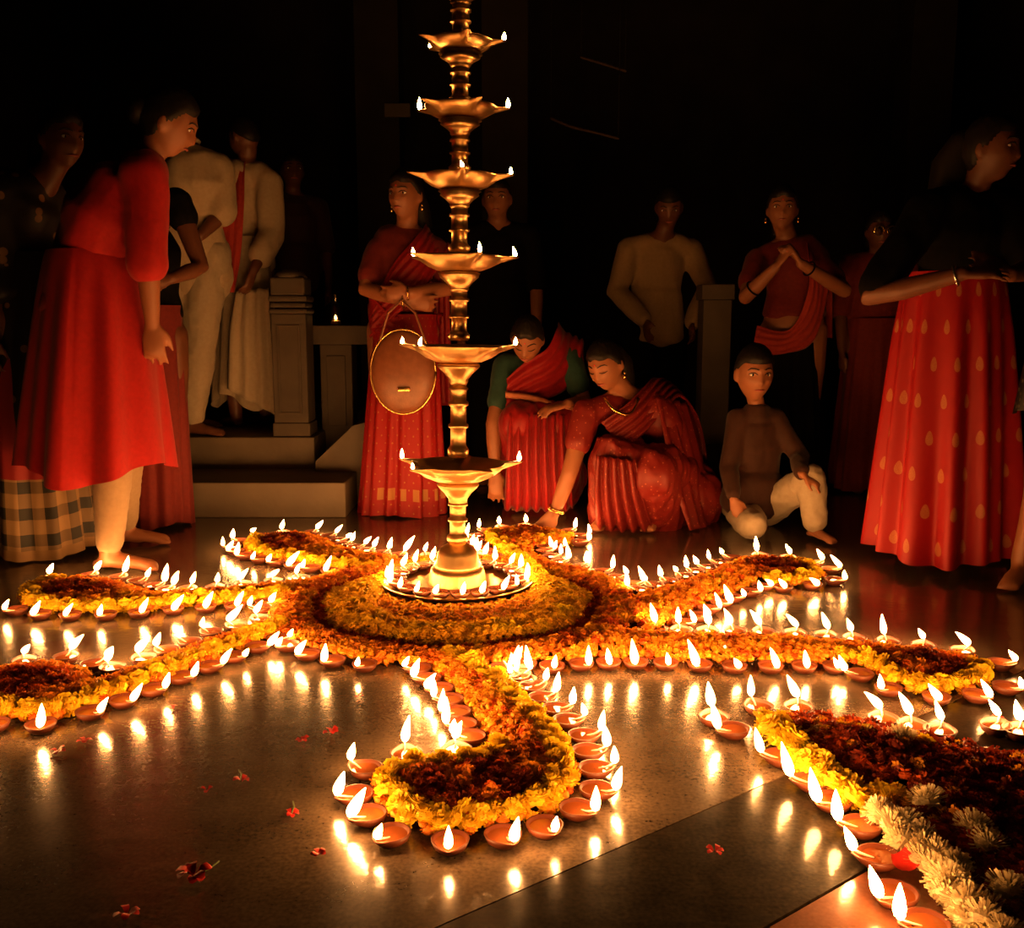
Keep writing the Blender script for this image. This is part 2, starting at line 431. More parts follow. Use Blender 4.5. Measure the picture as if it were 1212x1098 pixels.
# outlines of the flower arms, as they lie on the floor, from the hub round the tip and back
ARMS = {
 'front': dict(px=[(470, 772), (497, 780), (540, 822), (574, 869), (582, 892), (555, 905), (495, 909), (452, 922), (443, 945), (466, 972), (494, 988), (545, 992),
                   (604, 982), (648, 968), (677, 945), (681, 918), (667, 882), (640, 852), (604, 819), (571, 795), (545, 778)], garland=(.30, 1.0), n='front curling', bulb=(560, 945), step=.019, hook=True),
 'east': dict(px=[(748, 752), (801, 757), (923, 760), (1012, 768), (1085, 775), (1146, 785), (1171, 799), (1170, 811), (1156, 821), (1106, 825), (1065, 819),
                  (1037, 803), (1015, 791), (960, 789), (882, 789), (801, 786), (720, 784), (640, 790)], garland=(.42, .66), n='long right', bulb=(1105, 800), step=.021, hook=False),
 'north_east': dict(px=[(738, 716), (792, 699), (840, 683), (872, 669), (892, 665), (935, 668), (964, 677), (974, 686), (964, 692), (923, 696), (895, 693), (876, 702),
                  (840, 716), (804, 735), (763, 757)], garland=(.44, .66), n='rear right', bulb=(925, 680), step=.024, hook=False),
 'north': dict(px=[(628, 690), (611, 673), (583, 651), (574, 638), (594, 631), (626, 629), (660, 633), (677, 640), (669, 647), (637, 650), (632, 658), (660, 678), (690, 690), (725, 703)],
                  garland=(0, .34), n='rear', bulb=(625, 640), step=.024, hook=False),
 'north_west': dict(px=[(473, 665), (438, 661), (399, 651), (384, 643), (359, 637), (322, 638), (297, 644), (290, 653), (309, 662), (359, 671), (408, 679), (446, 682)],
                  garland=(.50, 1.0), n='rear left', bulb=(335, 650), step=.024, hook=False),
 'west': dict(px=[(366, 692), (267, 703), (193, 708), (166, 702), (134, 693), (89, 690), (45, 696), (24, 708), (36, 724), (89, 729), (148, 728), (208, 722), (297, 716), (345, 710)],
                  garland=(.44, 1.0), n='left', bulb=(95, 708), step=.022, hook=False),
 'south_west': dict(px=[(340, 735), (267, 757), (208, 780), (148, 801), (112, 812), (101, 801), (74, 792), (30, 795), (-10, 801), (-46, 818), (-46, 842), (0, 854), (45, 857), (89, 848), (134, 833),
                  (208, 803), (297, 767), (345, 747)], garland=(.46, 1.0), n='front left', bulb=(35, 820), step=.02, hook=False),
}
for k, A in ARMS.items():
    A['out'] = spline([floor_at(*p)[:2] for p in A['px']], .008)

BM_Y_N = [0]
def garland(name, label, pts, meshes=BM_Y, r=.0235, gaps=.14, jit=.006, mixed=None):
    """a string of flower heads along pts, each head a part of its own"""
    c = spline(pts, .026)
    root = empty(name, (c[0][0], c[0][1], 0)); tag(root, label, 'garland')
    base = Vector(root.location); acc = 0
    for i, p in enumerate(c):
        acc += .026
        ms = meshes
        if mixed and rng.random() < mixed[0]: ms = mixed[1]
        for lane in (0, 1):
            o = link('marigold' if ms is BM_Y else 'chrysanthemum', ms[rng.randrange(4)], root)
            rr = r * rng.uniform(.88, 1.14)
            off = (-.012, .012)[lane]
            t = c[min(i + 1, len(c) - 1)] - c[max(i - 1, 0)]; t /= np.linalg.norm(t) + 1e-9
            nx, ny = -t[1] * off, t[0] * off
            o.location = Vector((p[0] + nx + rng.uniform(-jit, jit), p[1] + ny + rng.uniform(-jit, jit), rr * .78 + (.010 if lane == i % 2 else 0))) - base
            o.scale = (rr, rr, rr); o.rotation_euler = (rng.uniform(-.9, .9), rng.uniform(-.9, .9), rng.uniform(0, 6.28))
        if acc > gaps + rng.uniform(-.03, .05): acc = 0
    return root

def normals(c, poly):
    t = np.gradient(c, axis=0); t /= np.linalg.norm(t, axis=1)[:, None] + 1e-12
    n = np.stack([t[:, 1], -t[:, 0]], 1)
    ins = inside(poly, c + n * .012).mean()
    return n if ins < .5 else -n           # outward
def shade_mix(a, b, t): return a * (1 - t) + b * t
DIYA_SPOTS = []                              # (x, y, angle of spout, label)
KEEP_OUT = []
def try_diya(p, ang, label, mind=.066):
    for q in DIYA_SPOTS:
        if (q[0] - p[0]) ** 2 + (q[1] - p[1]) ** 2 < mind ** 2: return False
    DIYA_SPOTS.append((p[0], p[1], ang, label)); return True

ALL_POLY = {k: A['out'] for k, A in ARMS.items()}
for k, A in ARMS.items():
    out = A['out']; nrm = normals(out, out); A['nrm'] = nrm
    # bed of loose heads
    P = fill(out, A['step'])
    d = np.linalg.norm(P - HUB, axis=1); P = P[d > HUB_R - .03]
    ga, gb = A['garland']; n = len(out)
    gi = out[int(ga * (n - 1)):int(gb * (n - 1)) + 1] - nrm[int(ga * (n - 1)):int(gb * (n - 1)) + 1] * .030
    dg = dist_to(gi[::3], P); P = P[dg > .020]; dg = dg[dg > .020]
    de = dist_to(out[::3], P)
    bl = np.array(floor_at(*A['bulb'])[:2]); db = np.linalg.norm(P - bl, axis=1)
    C = []
    for i, p in enumerate(P):
        q = noise.noise(Vector((p[0] * 14, p[1] * 14, 3.0)))
        core = max(0, 1 - db[i] / .17)
        c = shade_mix(ORANGE, GOLD, min(1, max(0, .25 + q * 1.2)))
        if core > 0 and k != 'north': c = shade_mix(c, MAROON if q < -.05 else (DEEP if q < .2 else ORANGE), min(1, core * 2.2))
        elif nrng.random() < .12: c = DEEP
        C.append(c * nrng.uniform(.85, 1.1))
    R = nrng.uniform(.0125, .0175, len(P)) * (1.12 if A['step'] > .022 else 1)
    Z = .012 + np.clip(de - .01, 0, .07) * .28 + nrng.uniform(-.002, .006, len(P))
    bed = link('petal_bed', heap('petal_bed', P, R, np.array(C), Z)); tag(bed, f"bed of orange and dark red marigold petals filling the {A['n']} flower arm", 'flower bed', 'marigold petal beds', 'stuff')
    if k == 'north_east' or k == 'east' or k == 'north': pass
    gr = garland('marigold_garland', f"yellow marigold garland edging the {A['n']} flower arm", gi[::4], r=.0225)
    gr['group'] = 'yellow marigold garlands'
if True:   # second short garland strip on the rear arm
    gg = garland('marigold_garland', 'short yellow marigold garland by the open notch of the rear flower arm', [floor_at(*p)[:2] for p in ((634, 645), (655, 644), (672, 641))], r=.021)
    gg['group'] = 'yellow marigold garlands'

# hub: rings of petals round the brass tray
def ring_pts(r0, r1, sp):
    lim = np.array([(-r1, -r1), (r1, -r1), (r1, r1), (-r1, r1)]) + HUB
    P = fill(lim, sp); d = np.linalg.norm(P - HUB, axis=1); m_ = (d > r0) & (d < r1); return P[m_], d[m_]
P, d = ring_pts(0, HUB_R, .0185)
_lp = np.array(floor_at(541, 696)[:2]); _k = np.linalg.norm(P - _lp, axis=1) > .258; P = P[_k]; d = d[_k]
C = []; Z = []; R = []
for p, q in zip(P, d):
    v = noise.noise(Vector((p[0] * 16, p[1] * 16, 9)))
    an = math.atan2(p[1] - HUB[1], p[0] - HUB[0])
    wob = .012 * math.sin(an * 7)
    if q < .262: c = shade_mix(GOLD, ORANGE, nrng.random()); z = .012
    elif q < .43 + wob: c = shade_mix(GOLD, YELLOW, min(1, max(0, .15 + v * 1.2))); z = .014 + .018 * math.sin(math.pi * min(1, (q - .255) / .17))
    elif q < .47 + wob: c = shade_mix(DEEP, MAROON, nrng.random() * .8); z = .010
    else: c = shade_mix(ORANGE, GOLD if v > 0 else DEEP, min(1, abs(v) * 1.8)); z = .012 + .010 * math.sin(math.pi * min(1, (q - .46) / .13))
    C.append(c * nrng.uniform(.85, 1.1)); Z.append(z + nrng.uniform(-.002, .006)); R.append(nrng.uniform(.0125, .0165))
tag(link('petal_bed', heap('petal_bed', P, R, np.array(C), Z)), 'round bed of yellow and orange marigold petals encircling the brass tray', 'flower bed', 'marigold petal beds', 'stuff')

# separate paisley near the camera
H_EDGE = [(1190, 905), (1106, 884), (1055, 872), (1004, 862), (946, 857), (905, 862), (897, 872), (929, 898), (980, 940), (1017, 968), (1046, 990), (1066, 1015), (1096, 1042), (1108, 1078), (1140, 1110), (1190, 1150)]
H_POLY = np.concatenate([spline([floor_at(*p)[:2] for p in H_EDGE], .008), np.array([floor_at(1400, 1150)[:2], floor_at(1400, 905)[:2]])])
P = fill(H_POLY, .0195)
gy = np.array([floor_at(*p)[:2] for p in ((908, 866), (936, 896), (985, 938), (1022, 962), (1062, 960))])
gw = np.array([floor_at(*p)[:2] for p in ((1050, 985), (1075, 1012), (1106, 1038), (1122, 1070), (1150, 1100), (1185, 1130))])
GC = np.concatenate([spline(gy, .02), spline(gw, .02)])
dg = dist_to(GC, P); P = P[dg > .026]
C = []
for p in P:
    v = noise.noise(Vector((p[0] * 20, p[1] * 20, 1))); 
    C.append(shade_mix(MAROON, DEEP if v > .1 else MAROON, min(1, max(0, .4 + v * 2))) * nrng.uniform(.7, 1.1) if nrng.random() > .1 else shade_mix(GOLD, ORANGE, nrng.random()) * .9)
Z = .014 + np.clip(dist_to(H_POLY[:len(H_POLY) - 2:4], P), 0, .14) * .22 + nrng.uniform(-.003, .008, len(P))
tag(link('petal_bed', heap('petal_bed', P, nrng.uniform(.0135, .019, len(P)), np.array(C), Z)), 'dark heap of red and brown petals in the separate paisley with the cream flowers', 'flower bed', 'marigold petal beds', 'stuff')
g_ = garland('marigold_garland', 'thick yellow marigold garland edging the separate paisley near the cream flowers', gy, r=.027); g_['group'] = 'yellow marigold garlands'
g_ = garland('chrysanthemum_garland', 'lumpy cream chrysanthemum garland along the near edge of the separate paisley', gw, meshes=BM_W, r=.029, jit=.012)
for i, (px, py) in enumerate(((1150, 1010), (1168, 1030), (1190, 1085), (1095, 975), (1020, 890), (1090, 905), (1065, 900))):
    p = floor_at(px, py); cream = i < 4 or i == 6
    root = link('loose_chrysanthemum' if cream else 'loose_marigold', (BM_W if cream else BM_Y)[i % 4]); s = .034 if cream else .028
    root.scale = (s, s, s * .9); root.location = (p.x, p.y, s * .72 + .02); root.rotation_euler = (.3, .2, i)
    tag(root, ('cream chrysanthemum lying just inside the cream garland, upper of two', 'cream chrysanthemum lying just inside the cream garland, lower of two',
               'dim cream chrysanthemum in the dark petals at the bottom corner', 'cream chrysanthemum where the yellow and cream garlands meet',
               'orange-lit marigold on the dark petals behind the yellow garland', 'single marigold on the dark petals toward the far edge', 'small pale flower on the dark petals of the separate paisley')[i], 'flower')

# ------------------------------------------------------------------ clay lamps
def sp_mod(t, i):
    tt = (t + math.pi) % (2 * math.pi) - math.pi
    amt = (.05, .14, .34, .34, .22, .05, 0)[min(i, 6)]
    return 1 + amt * math.exp(-(tt / .42) ** 2)
V, F = lathe([(.019, 0), (.029, .009), (.034, .022), (.0305, .0222), (.026, .014), (.014, .008), (.001, .007)], 20, sp_mod)
ME_BOWL = mesh_np('clay_bowl', V, F, M_CLAY)
V, F = lathe([(.0275, .0168), (.0015, .0170)], 16, lambda t, i: 1 + (.16 if i == 0 else 0) * math.exp(-(((t + math.pi) % (2 * math.pi) - math.pi) / .4) ** 2), cap=False)
ME_OIL = mesh_np('oil', V, F, M_OIL)
ME_WICK = mesh_np('wick', *tube([(.010, .003, .0165), (.022, 0, .019), (.034, 0, .0235), (.041, 0, .028)], [.0018, .0021, .0023, .002], 6), M_COTTON)
def flame_mesh(seed, h=.040, r=.0066):
    rg = random.Random(seed); bend = rg.uniform(-.2, .25); V = []; seg = 7
    prof = [(.35, 0), (.82, .10), (1.0, .26), (.90, .45), (.62, .68), (.32, .86), (.05, 1.0)]
    for (q, z) in prof:
        for k in range(seg):
            t = 2 * math.pi * k / seg
            V.append((q * r * math.cos(t) + bend * h * z * z, q * r * math.sin(t), z * h))
    F = [(i * seg + k, i * seg + (k + 1) % seg, (i + 1) * seg + (k + 1) % seg, (i + 1) * seg + k) for i in range(len(prof) - 1) for k in range(seg)]
    F += [tuple(range(seg))[::-1], tuple((len(prof) - 1) * seg + k for k in range(seg))]
    return mesh_np('flame', V, F, M_FLAME)
ME_FLAMES = [flame_mesh(i, h, r) for i, (h, r) in enumerate(((.038, .0088), (.044, .0090), (.032, .0086), (.052, .0100), (.027, .0078)))]
def flame_rot(p, world_lean=1.0, z_root=0.0):
    """lean the flame towards the warm column above the hub"""
    lx = max(-1, min(1, (.16 - p[0]) / .9)) * rng.uniform(.25, 1.05) * world_lean
    v = Vector((lx + rng.uniform(-.14, .14), .12 * (1 if HUB[1] > p[1] else -1) + rng.uniform(-.12, .12), 1)).normalized()
    q = Vector((0, 0, 1)).rotation_difference(v)
    return (Matrix.Rotation(-z_root, 3, 'Z') @ q.to_matrix() @ Matrix.Rotation(rng.uniform(0, 6.28), 3, 'Z')).to_euler()
def clay_lamp(x, y, z, ang, label, group, scale=1.0, fl=None):
    o = link('clay_lamp', ME_BOWL, None, (x, y, z)); o.rotation_euler = (0, 0, ang); o.scale = (scale,) * 3
    tag(o, label, 'oil lamp', group)
    link('oil', ME_OIL, o); link('wick', ME_WICK, o)
    f = link('flame', ME_FLAMES[rng.randrange(5) if fl is None else fl], o, (.041, 0, .0275)); f.rotation_euler = flame_rot((x, y), z_root=ang)
    s = rng.uniform(.85, 1.15); f.scale = (s, s, s * rng.uniform(.9, 1.25))
    return o
def lamp_row(curve, nrm, off, spacing, text, poly_skip=None, start=.02):
    d = np.concatenate([[0], np.cumsum(np.linalg.norm(np.diff(curve, axis=0), axis=1))])
    s = start; cnt = 0
    while s < d[-1]:
        p = np.array([np.interp(s, d, curve[:, 0]), np.interp(s, d, curve[:, 1])]); i = int(np.searchsorted(d, s)); i = min(i, len(nrm) - 1)
        n = nrm[max(0, i - 4):i + 5].mean(0); n /= np.linalg.norm(n) + 1e-9
        q = p + n * (off + rng.uniform(-.006, .006))
        ok = np.linalg.norm(q - HUB) > HUB_R + .03
        for k2, pl in ALL_POLY.items():
            if ok and inside(pl, q[None])[0]: ok = False
        if ok and q[0] > -1.62 and try_diya(q, math.atan2(n[1], n[0]) + rng.uniform(-.25, .25), None):
            cnt += 1; DIYA_SPOTS[-1] = DIYA_SPOTS[-1][:3] + ((text, cnt - 1),)
            s += spacing * rng.uniform(.94, 1.12)
        else: s += .012
for k, A in ARMS.items():
    out, nrm = A['out'], A['nrm']; n = len(out)
    tip = int(n * {'front': .36, 'east': .43, 'north_east': .52, 'north': .5, 'north_west': .6, 'west': .52, 'south_west': .53}[k])
    sp = {'front': .074, 'east': .082, 'north_east': .085, 'north': .085, 'north_west': .085, 'west': .092, 'south_west': .082}[k]
    side = {'front': ('inner left', 'outer right'), 'east': ('far', 'near'), 'north_east': ('far', 'near'), 'north': ('left', 'right'), 'north_west': ('far', 'near'),
            'west': ('far', 'near'), 'south_west': ('far', 'near')}[k]
    lamp_row(out[:tip], nrm[:tip], .040, sp, f"lit clay lamp from the hub on the {side[0]} edge of {A['n']} arm")
    lamp_row(out[tip:][::-1], nrm[tip:][::-1], .040, sp, f"lit clay lamp from the hub on the {side[1]} edge of {A['n']} arm")
# hub edge between the arms
th = np.linspace(0, 2 * math.pi, 480); hc = HUB + HUB_R * np.stack([np.cos(th), np.sin(th)], 1)
lamp_row(hc, np.stack([np.cos(th), np.sin(th)], 1), .038, .088, 'lit clay lamp against the rim of the round hub, counted anticlockwise')
for (x, y, a, (text, i)) in DIYA_SPOTS:
    clay_lamp(x, y, 0, a, f"{ORD[i]} {text}", 'clay lamps edging the flower design')
# lamps of the separate paisley
HS = [(845, 858, 842, 848), (868, 872, 852, 876), (925, 905, 903, 905), (962, 935, 936, 934), (986, 958, 966, 966), (1020, 988, 992, 988), (1040, 1025, 1008, 1024), (1060, 1070, 1040, 1082), (1096, 1106, 1072, 1108),
      (898, 845, 890, 838), (945, 846, 944, 840), (1045, 860, 1043, 854), (1080, 868, 1078, 862), (1112, 874, 1114, 867), (1178, 868, 1181, 862), (1205, 874, 1207, 868)]
for i, (px, py, fx, fy) in enumerate(HS):
    p = floor_at(px, py); q = floor_at(fx, fy) - p
    clay_lamp(p.x, p.y, 0, math.atan2(q.y, q.x), f"{ORD[i if i < 9 else i - 9]} lit clay lamp along the {'near left' if i < 9 else 'far'} edge of the separate paisley", 'clay lamps round the separate paisley', 1.05, fl=(3 if i < 9 else 1))
# a few burning low in clusters where the arms meet
for i, (px, py) in enumerate(((612, 800), (620, 812), (600, 806))):
    p = floor_at(px, py)
    clay_lamp(p.x, p.y, 0, rng.uniform(0, 6.28), f"{ORD[i]} of three tall-flamed clay lamps crowded between front and right arms", 'crowded clay lamps', fl=3).children[2].scale = (1.5, 1.5, 1.9)

# ------------------------------------------------------------------ brass tray and tall lamp stand
LY = floor_at(541, 695).y; LX = floor_at(541, 697).x; PX = 1 / 342.0     # metres per pixel at the lamp
tray = link('brass_tray', mesh_np('brass_tray', *lathe([(.20, .020), (.240, .021), (.258, .032), (.264, .036), (.2675, .036), (.268, .032), (.244, .014), (.20, .010), (.001, .010)][::-1] + [(.001, .0205)], 64), M_BRASS), None, (LX, LY, 0))
tag(tray, 'round brass tray of clay lamps under the tall lamp stand', 'tray')
for i in range(20):
    a = 2 * math.pi * i / 20 + .1; rr = .205
    clay_lamp(LX + rr * math.cos(a), LY + rr * math.sin(a), .021, a + rng.uniform(-.3, .3), f"{ORD[i]} lit clay lamp on the brass tray, counted anticlockwise round the stand", 'clay lamps on the brass tray', .95, fl=rng.choice((0, 1)))
stand = empty('brass_lamp_stand', (LX, LY, .021)); stand.rotation_euler = (0, math.radians(.8), 0)
tag(stand, 'tall tiered brass oil lamp stand rising from the centre of the flower design', 'lamp stand')
def zpx(y): return at(541, y, LY).z - .021
def prof(pts): return [(r * PX, zpx(y)) for (r, y) in pts]
def flute(n, amp): return lambda t, i: 1 + amp * (abs(math.sin(n * t / 2)) - .5)
V, F = lathe([(.001, 0)] + prof([(35, 697), (36, 692), (34, 686), (31, 676), (30, 671)]), 96, flute(44, .05)); link('fluted_foot', mesh_np('fluted_foot', V, F, M_BRASS), stand)
V, F = lathe(prof([(28, 672), (28, 667), (25, 663), (24, 655), (20, 648), (13, 644), (10, 641)]), 40); link('bell_base', mesh_np('bell_base', V, F, M_BRASS), stand)
def tier(y_rim, r_dish, y_low, i, spouts):
    """one dish and the stem below it; y_low is the top of the tier beneath (pixel rows)"""
    k = r_dish / 54.0; g = y_low - y_rim
    s = link('stem', mesh_np('stem', *lathe(prof([(10, y_low), (12, y_low - .02 * g), (12.5, y_low - .07 * g), (10, y_low - .10 * g), (9, y_low - .12 * g), (9, y_low - .26 * g), (11.5, y_low - .27 * g), (11.8, y_low - .295 * g), (9.2, y_low - .31 * g),
              (9.2, y_low - .46 * g), (11.5, y_low - .47 * g), (11.5, y_low - .50 * g), (9, y_low - .515 * g)] + ([(9.5, y_low - .60 * g), (11.5, y_low - .62 * g), (9, y_low - .64 * g)] if i else []) ), 28, flute(18, .05 if i == 0 else 0.0)), M_BRASS), stand)
    d0 = y_rim
    cup = link('cup', mesh_np('cup', *lathe(prof([(9, d0 + 48 * k), (11, d0 + 44 * k), (11, d0 + 41 * k), (16, d0 + 34 * k), (22, d0 + 28 * k), (24.5 * min(1, k + .05), d0 + 25 * k), (24, d0 + 22 * k), (19, d0 + 20 * k)]), 36), M_BRASS), stand)
    if g * .485 > 48 * k:
        link('stem', mesh_np('stem', *lathe(prof([(9, y_low - .50 * g), (9, d0 + 47 * k)]), 24), M_BRASS), stand)
    def sm(t, j):
        a = (0, 0, .02, .10, .42, .44, .40, .10, .0, 0)[min(j, 9)]
        u = ((t * spouts / (2 * math.pi)) + .5) % 1 - .5
        return 1 + a * math.exp(-(u / .085) ** 2) + (.03 * abs(u) if j in (3, 4) else 0)
    dish = link('dish', mesh_np('dish', *lathe(prof([(18, d0 + 21 * k), (28 * k, d0 + 19 * k), (40 * k, d0 + 14 * k), (49 * k, d0 + 7 * k), (54 * k, d0), (54.5 * k, d0 - 1.5), (51 * k, d0), (44 * k, d0 + 5 * k), (20 * k, d0 + 11 * k), (5, d0 + 11 * k)]), 100, sm), M_BRASS), stand)
    return 54 * k * PX * 1.40
Y_TIERS = [(549, 54, 641), (410, 51, 541), (304, 47, 403), (209, 43, 298), (127, 39, 203), (50, 35, 121), (-22, 30, 45)]
LIT = [(0, 2, 3), (0, 2, 3), (0, 2, 4), (0, 4), (0, 1, 2), (0, 2), (0, 2)]
for i, (yr, rd, yl) in enumerate(Y_TIERS):
    n = 5
    V = tier(yr, rd, yl, i, n)
    dish = [o for o in stand.children if o.name.startswith('dish')][-1]
    rot = {0: 14, 1: 20, 2: 5, 3: -12, 4: 8, 5: -6, 6: 0}[i]
    dish.rotation_euler = (0, 0, math.radians(rot))
    for j in range(n):
        if i == 6 and j > 2: continue
        a = math.radians(rot) + 2 * math.pi * j / n
        if j not in LIT[i]: continue
        f = link('flame', ME_FLAMES[(0, 2, 1, 4)[(i + j) % 4]], stand, (V * .97 * math.cos(a), V * .97 * math.sin(a), zpx(yr - 2)))
        f.rotation_euler = (rng.uniform(-.25, .25), rng.uniform(-.25, .25), rng.uniform(0, 6)); s = rng.uniform(.7, .9); f.scale = (s, s, s)
        w = link('wick', mesh_np('wick', *tube([(V * .7 * math.cos(a), V * .7 * math.sin(a), zpx(yr + 1)), (V * .97 * math.cos(a), V * .97 * math.sin(a), zpx(yr - 2.5))], .0022, 6), M_COTTON), stand)
zt = zpx(-30)
V, F = lathe([(.03, zt), (.034, zt + .03), (.02, zt + .06), (.035, zt + .09), (.03, zt + .15), (.012, zt + .2), (.002, zt + .24)], 24); link('finial', mesh_np('finial', V, F, M_BRASS), stand)

# small glass-chimney lamp on the pedestal
gl = empty('glass_lamp', (ped.location.x, 5.24, at(399, 385, 5.2).z)); tag(gl, 'small glass chimney lamp glowing on the stone pedestal', 'lamp')
M_GLASS = mat('lamp_glass', (1, 1, 1), .04); NT(M_GLASS).b.inputs['Transmission Weight'].default_value = 1.0
link('fount', mesh_np('fount', *lathe([(.001, 0), (.028, 0), (.03, .012), (.022, .024), (.012, .028)], 20), M_BRASS), gl)
link('chimney', mesh_np('chimney', *lathe([(.022, .024), (.027, .05), (.025, .10), (.019, .16), (.0175, .16), (.0235, .10), (.0255, .05), (.0205, .026)], 20, cap=False), M_GLASS), gl)
link('flame', ME_FLAMES[4], gl, (0, 0, .03))

# ------------------------------------------------------------------ red flowers dropped on the floor
def fallen(px, py, label, big=1.0, stem=False):
    p = floor_at(px, py); o = empty('fallen_flower', (p.x, p.y, 0), rng.uniform(0, 6)); tag(o, label, 'flower', 'red flowers dropped on the floor')
    for k in range(5 if big <= 1 else 9):
        a = k * 2.4 + rng.random(); r = .012 * big * (.5 + .5 * rng.random())
        V, F = [], []
        for j, (u, w) in enumerate(((0, .002), (.4, .006), (.8, .007), (1.0, .002))):
            for sgn in (-1, 1): V.append((u * .020 * big, sgn * w * big, .004 + .010 * big * math.sin(u * 2.6) + .002 * (k % 3)))
        F = [(0, 2, 3, 1), (2, 4, 5, 3), (4, 6, 7, 5)]
        c = link('petal', mesh_np('petal', V, F, M_REDP), o, (r * .3 * math.cos(a), r * .3 * math.sin(a), 0)); c.rotation_euler = (rng.uniform(-.4, .4), 0, a)
    if stem: link('stem', mesh_np('stem', *tube([(-.005, 0, .005), (-.03, .006, .004), (-.055, .004, .003)], .0016, 5), M_STEM), o)
for a in ((230, 1040, 'largest red blossom lying alone on the dark floor', 1.7, True), (345, 967, 'red flower with a thin stem below and left of the front arm', .9, True), (245, 938, 'small red flower in the row of two on the dark left floor', .7, False),
          (285, 927, 'elongated red flower on the dark floor left of the front arm', 1.0, True), (391, 869, 'bright red flower on the floor left of the front arm stem', 1.1, False), (358, 879, 'smaller red flower just left of the bright red one', .9, False),
          (68, 893, 'red flower among lamp reflections below the front left arm', 1.1, False), (100, 881, 'red petal cluster beside the front left arm lamps', 1.0, False), (846, 1011, 'red flower on the dark stone band', .9, False),
          (377, 1014, 'red flower beneath the curl of the front arm', .9, False), (150, 1087, 'dim red flower at the very bottom of the floor', 1.2, False), (205, 840, 'tiny red flower between lamp reflections of the front left arm', .6, False),
          (425, 826, 'faint red flower near the hub lamps', .6, False), (1180, 852, 'red flower on the far side of the separate paisley', .8, False)):
    fallen(*a[:3], a[3] * .75, a[4])
p = floor_at(1068, 1034)
V = [(x * .022, y * .018, .02 + .012 * (x * x + y * y) * .6) for y in np.linspace(-1, 1, 7) for x in np.linspace(-1, 1, 7)]
V = [(x * math.sqrt(1 - min(.5, (y / .018) ** 2 / 2)), y, z) for (x, y, z) in V]
F = [(j * 7 + i, j * 7 + i + 1, j * 7 + i + 8, j * 7 + i + 7) for j in range(6) for i in range(6)]
o = link('rose_petal', mesh_np('rose_petal', V, F, M_REDP), None, (p.x, p.y, .004)); o.rotation_euler = (.35, -.2, .4); tag(o, 'red rose petal resting against the cream chrysanthemum garland', 'petal')

# ------------------------------------------------------------------ people
def cloth(name, c1, c2=None, rough=.75, sheen=.25, scale=60):
    if name in MATS: return MATS[name]
    c2 = c2 or tuple(x * .8 for x in c1)
    m = noise_mat(name, c1, c2, scale, rough, .25, .25, 260, dist=.001)
    m.node_tree.nodes['Principled BSDF'].inputs['Sheen Weight'].default_value = sheen * .3
    return m
M_SKIN = noise_mat('skin_medium', (0.2356, 0.08856, 0.03927), (0.2683, 0.102, 0.04663), 12, .5, .4, .08, 200, dist=.0005)
M_SKIN_L = noise_mat('skin_light', (0.2749, 0.1073, 0.04909), (0.3076, 0.1208, 0.05645), 12, .5, .4, .08, 200, dist=.0005)
M_SKIN_D = noise_mat('skin_dark', (0.1057, 0.03877, 0.01752), (0.1279, 0.04562, 0.02086), 12, .5, .4, .08, 200, dist=.0005)
M_HAIR = mat('black_hair', (.008, .006, .005), .55, 0, .25)
M_EYEW = mat('eye_white', (.62, .58, .54), .2)
M_IRIS = mat('eye_iris', (.02, .012, .008), .12)
M_LIP = mat('lips', (.32, .075, .055), .45)
M_BROW = mat('eyebrow', (.02, .013, .01), .8)
M_GOLD = mat('gold_jewellery', (.85, .55, .18), .25, 1.0)

def solid(name, parts, m, voxel=.012, smooth=6, fold=None, relax=.5):
    """one continuous skin round overlapping volumes"""
    V, F = join_arrays(parts)
    me = mesh_np('tmp', V, F, None, False); o = link('tmp', me)
    r = o.modifiers.new('r', 'REMESH'); r.mode = 'VOXEL'; r.voxel_size = voxel; r.use_smooth_shade = True
    if smooth: s = o.modifiers.new('s', 'SMOOTH'); s.iterations = smooth; s.factor = relax
    dg = bpy.context.evaluated_depsgraph_get(); ev = o.evaluated_get(dg)
    out = bpy.data.meshes.new_from_object(ev, depsgraph=dg); out.name = name
    bpy.data.objects.remove(o); bpy.data.meshes.remove(me)
    if fold:
        n = len(out.vertices); co = np.empty(n * 3); no = np.empty(n * 3)
        out.vertices.foreach_get('co', co); out.vertices.foreach_get('normal', no)
        co = co.reshape(-1, 3); no = no.reshape(-1, 3)
        co = co + no * np.array([fold(Vector(p)) for p in co])[:, None]
        out.vertices.foreach_set('co', co.ravel().astype(np.float32)); out.update()
    out.materials.clear(); out.materials.append(m); out.shade_smooth()
    return out
def folds(amp=.008, fx=16, fz=4, seed=0):
    def f(p):
        a = noise.noise(Vector((p.x * fx + seed, p.y * fx, p.z * fz)))
        b = noise.noise(Vector((p.x * fx * 2.1, p.y * fx * 2.1 + seed, p.z * fz * 3 + p.x * 5)))
        return amp * (a + .5 * b)
    return f
def ball(c, rx, ry, rz, M=None, seg=16, rings=10):
    V = []; F = []
    for i in range(rings + 1):
        t = math.pi * i / rings
        for k in range(seg):
            p = 2 * math.pi * k / seg
            v = Vector((rx * math.sin(t) * math.cos(p), ry * math.sin(t) * math.sin(p), rz * math.cos(t)))
            if M is not None: v = M @ v
            V.append(Vector(c) + v)
    for i in range(rings):
        for k in range(seg):
            a = i * seg + k; b = i * seg + (k + 1) % seg
            F.append((a, a + seg, b + seg, b))
    return np.array([v[:] for v in V]), F
def frame(fwd, up):
    f = Vector(fwd).normalized(); u = Vector(up); u = (u - f * u.dot(f)).normalized(); r = f.cross(u)
    return Matrix((r, f, u)).transposed()            # local x right, y forward, z up
def head_surface(x, z):
    pass
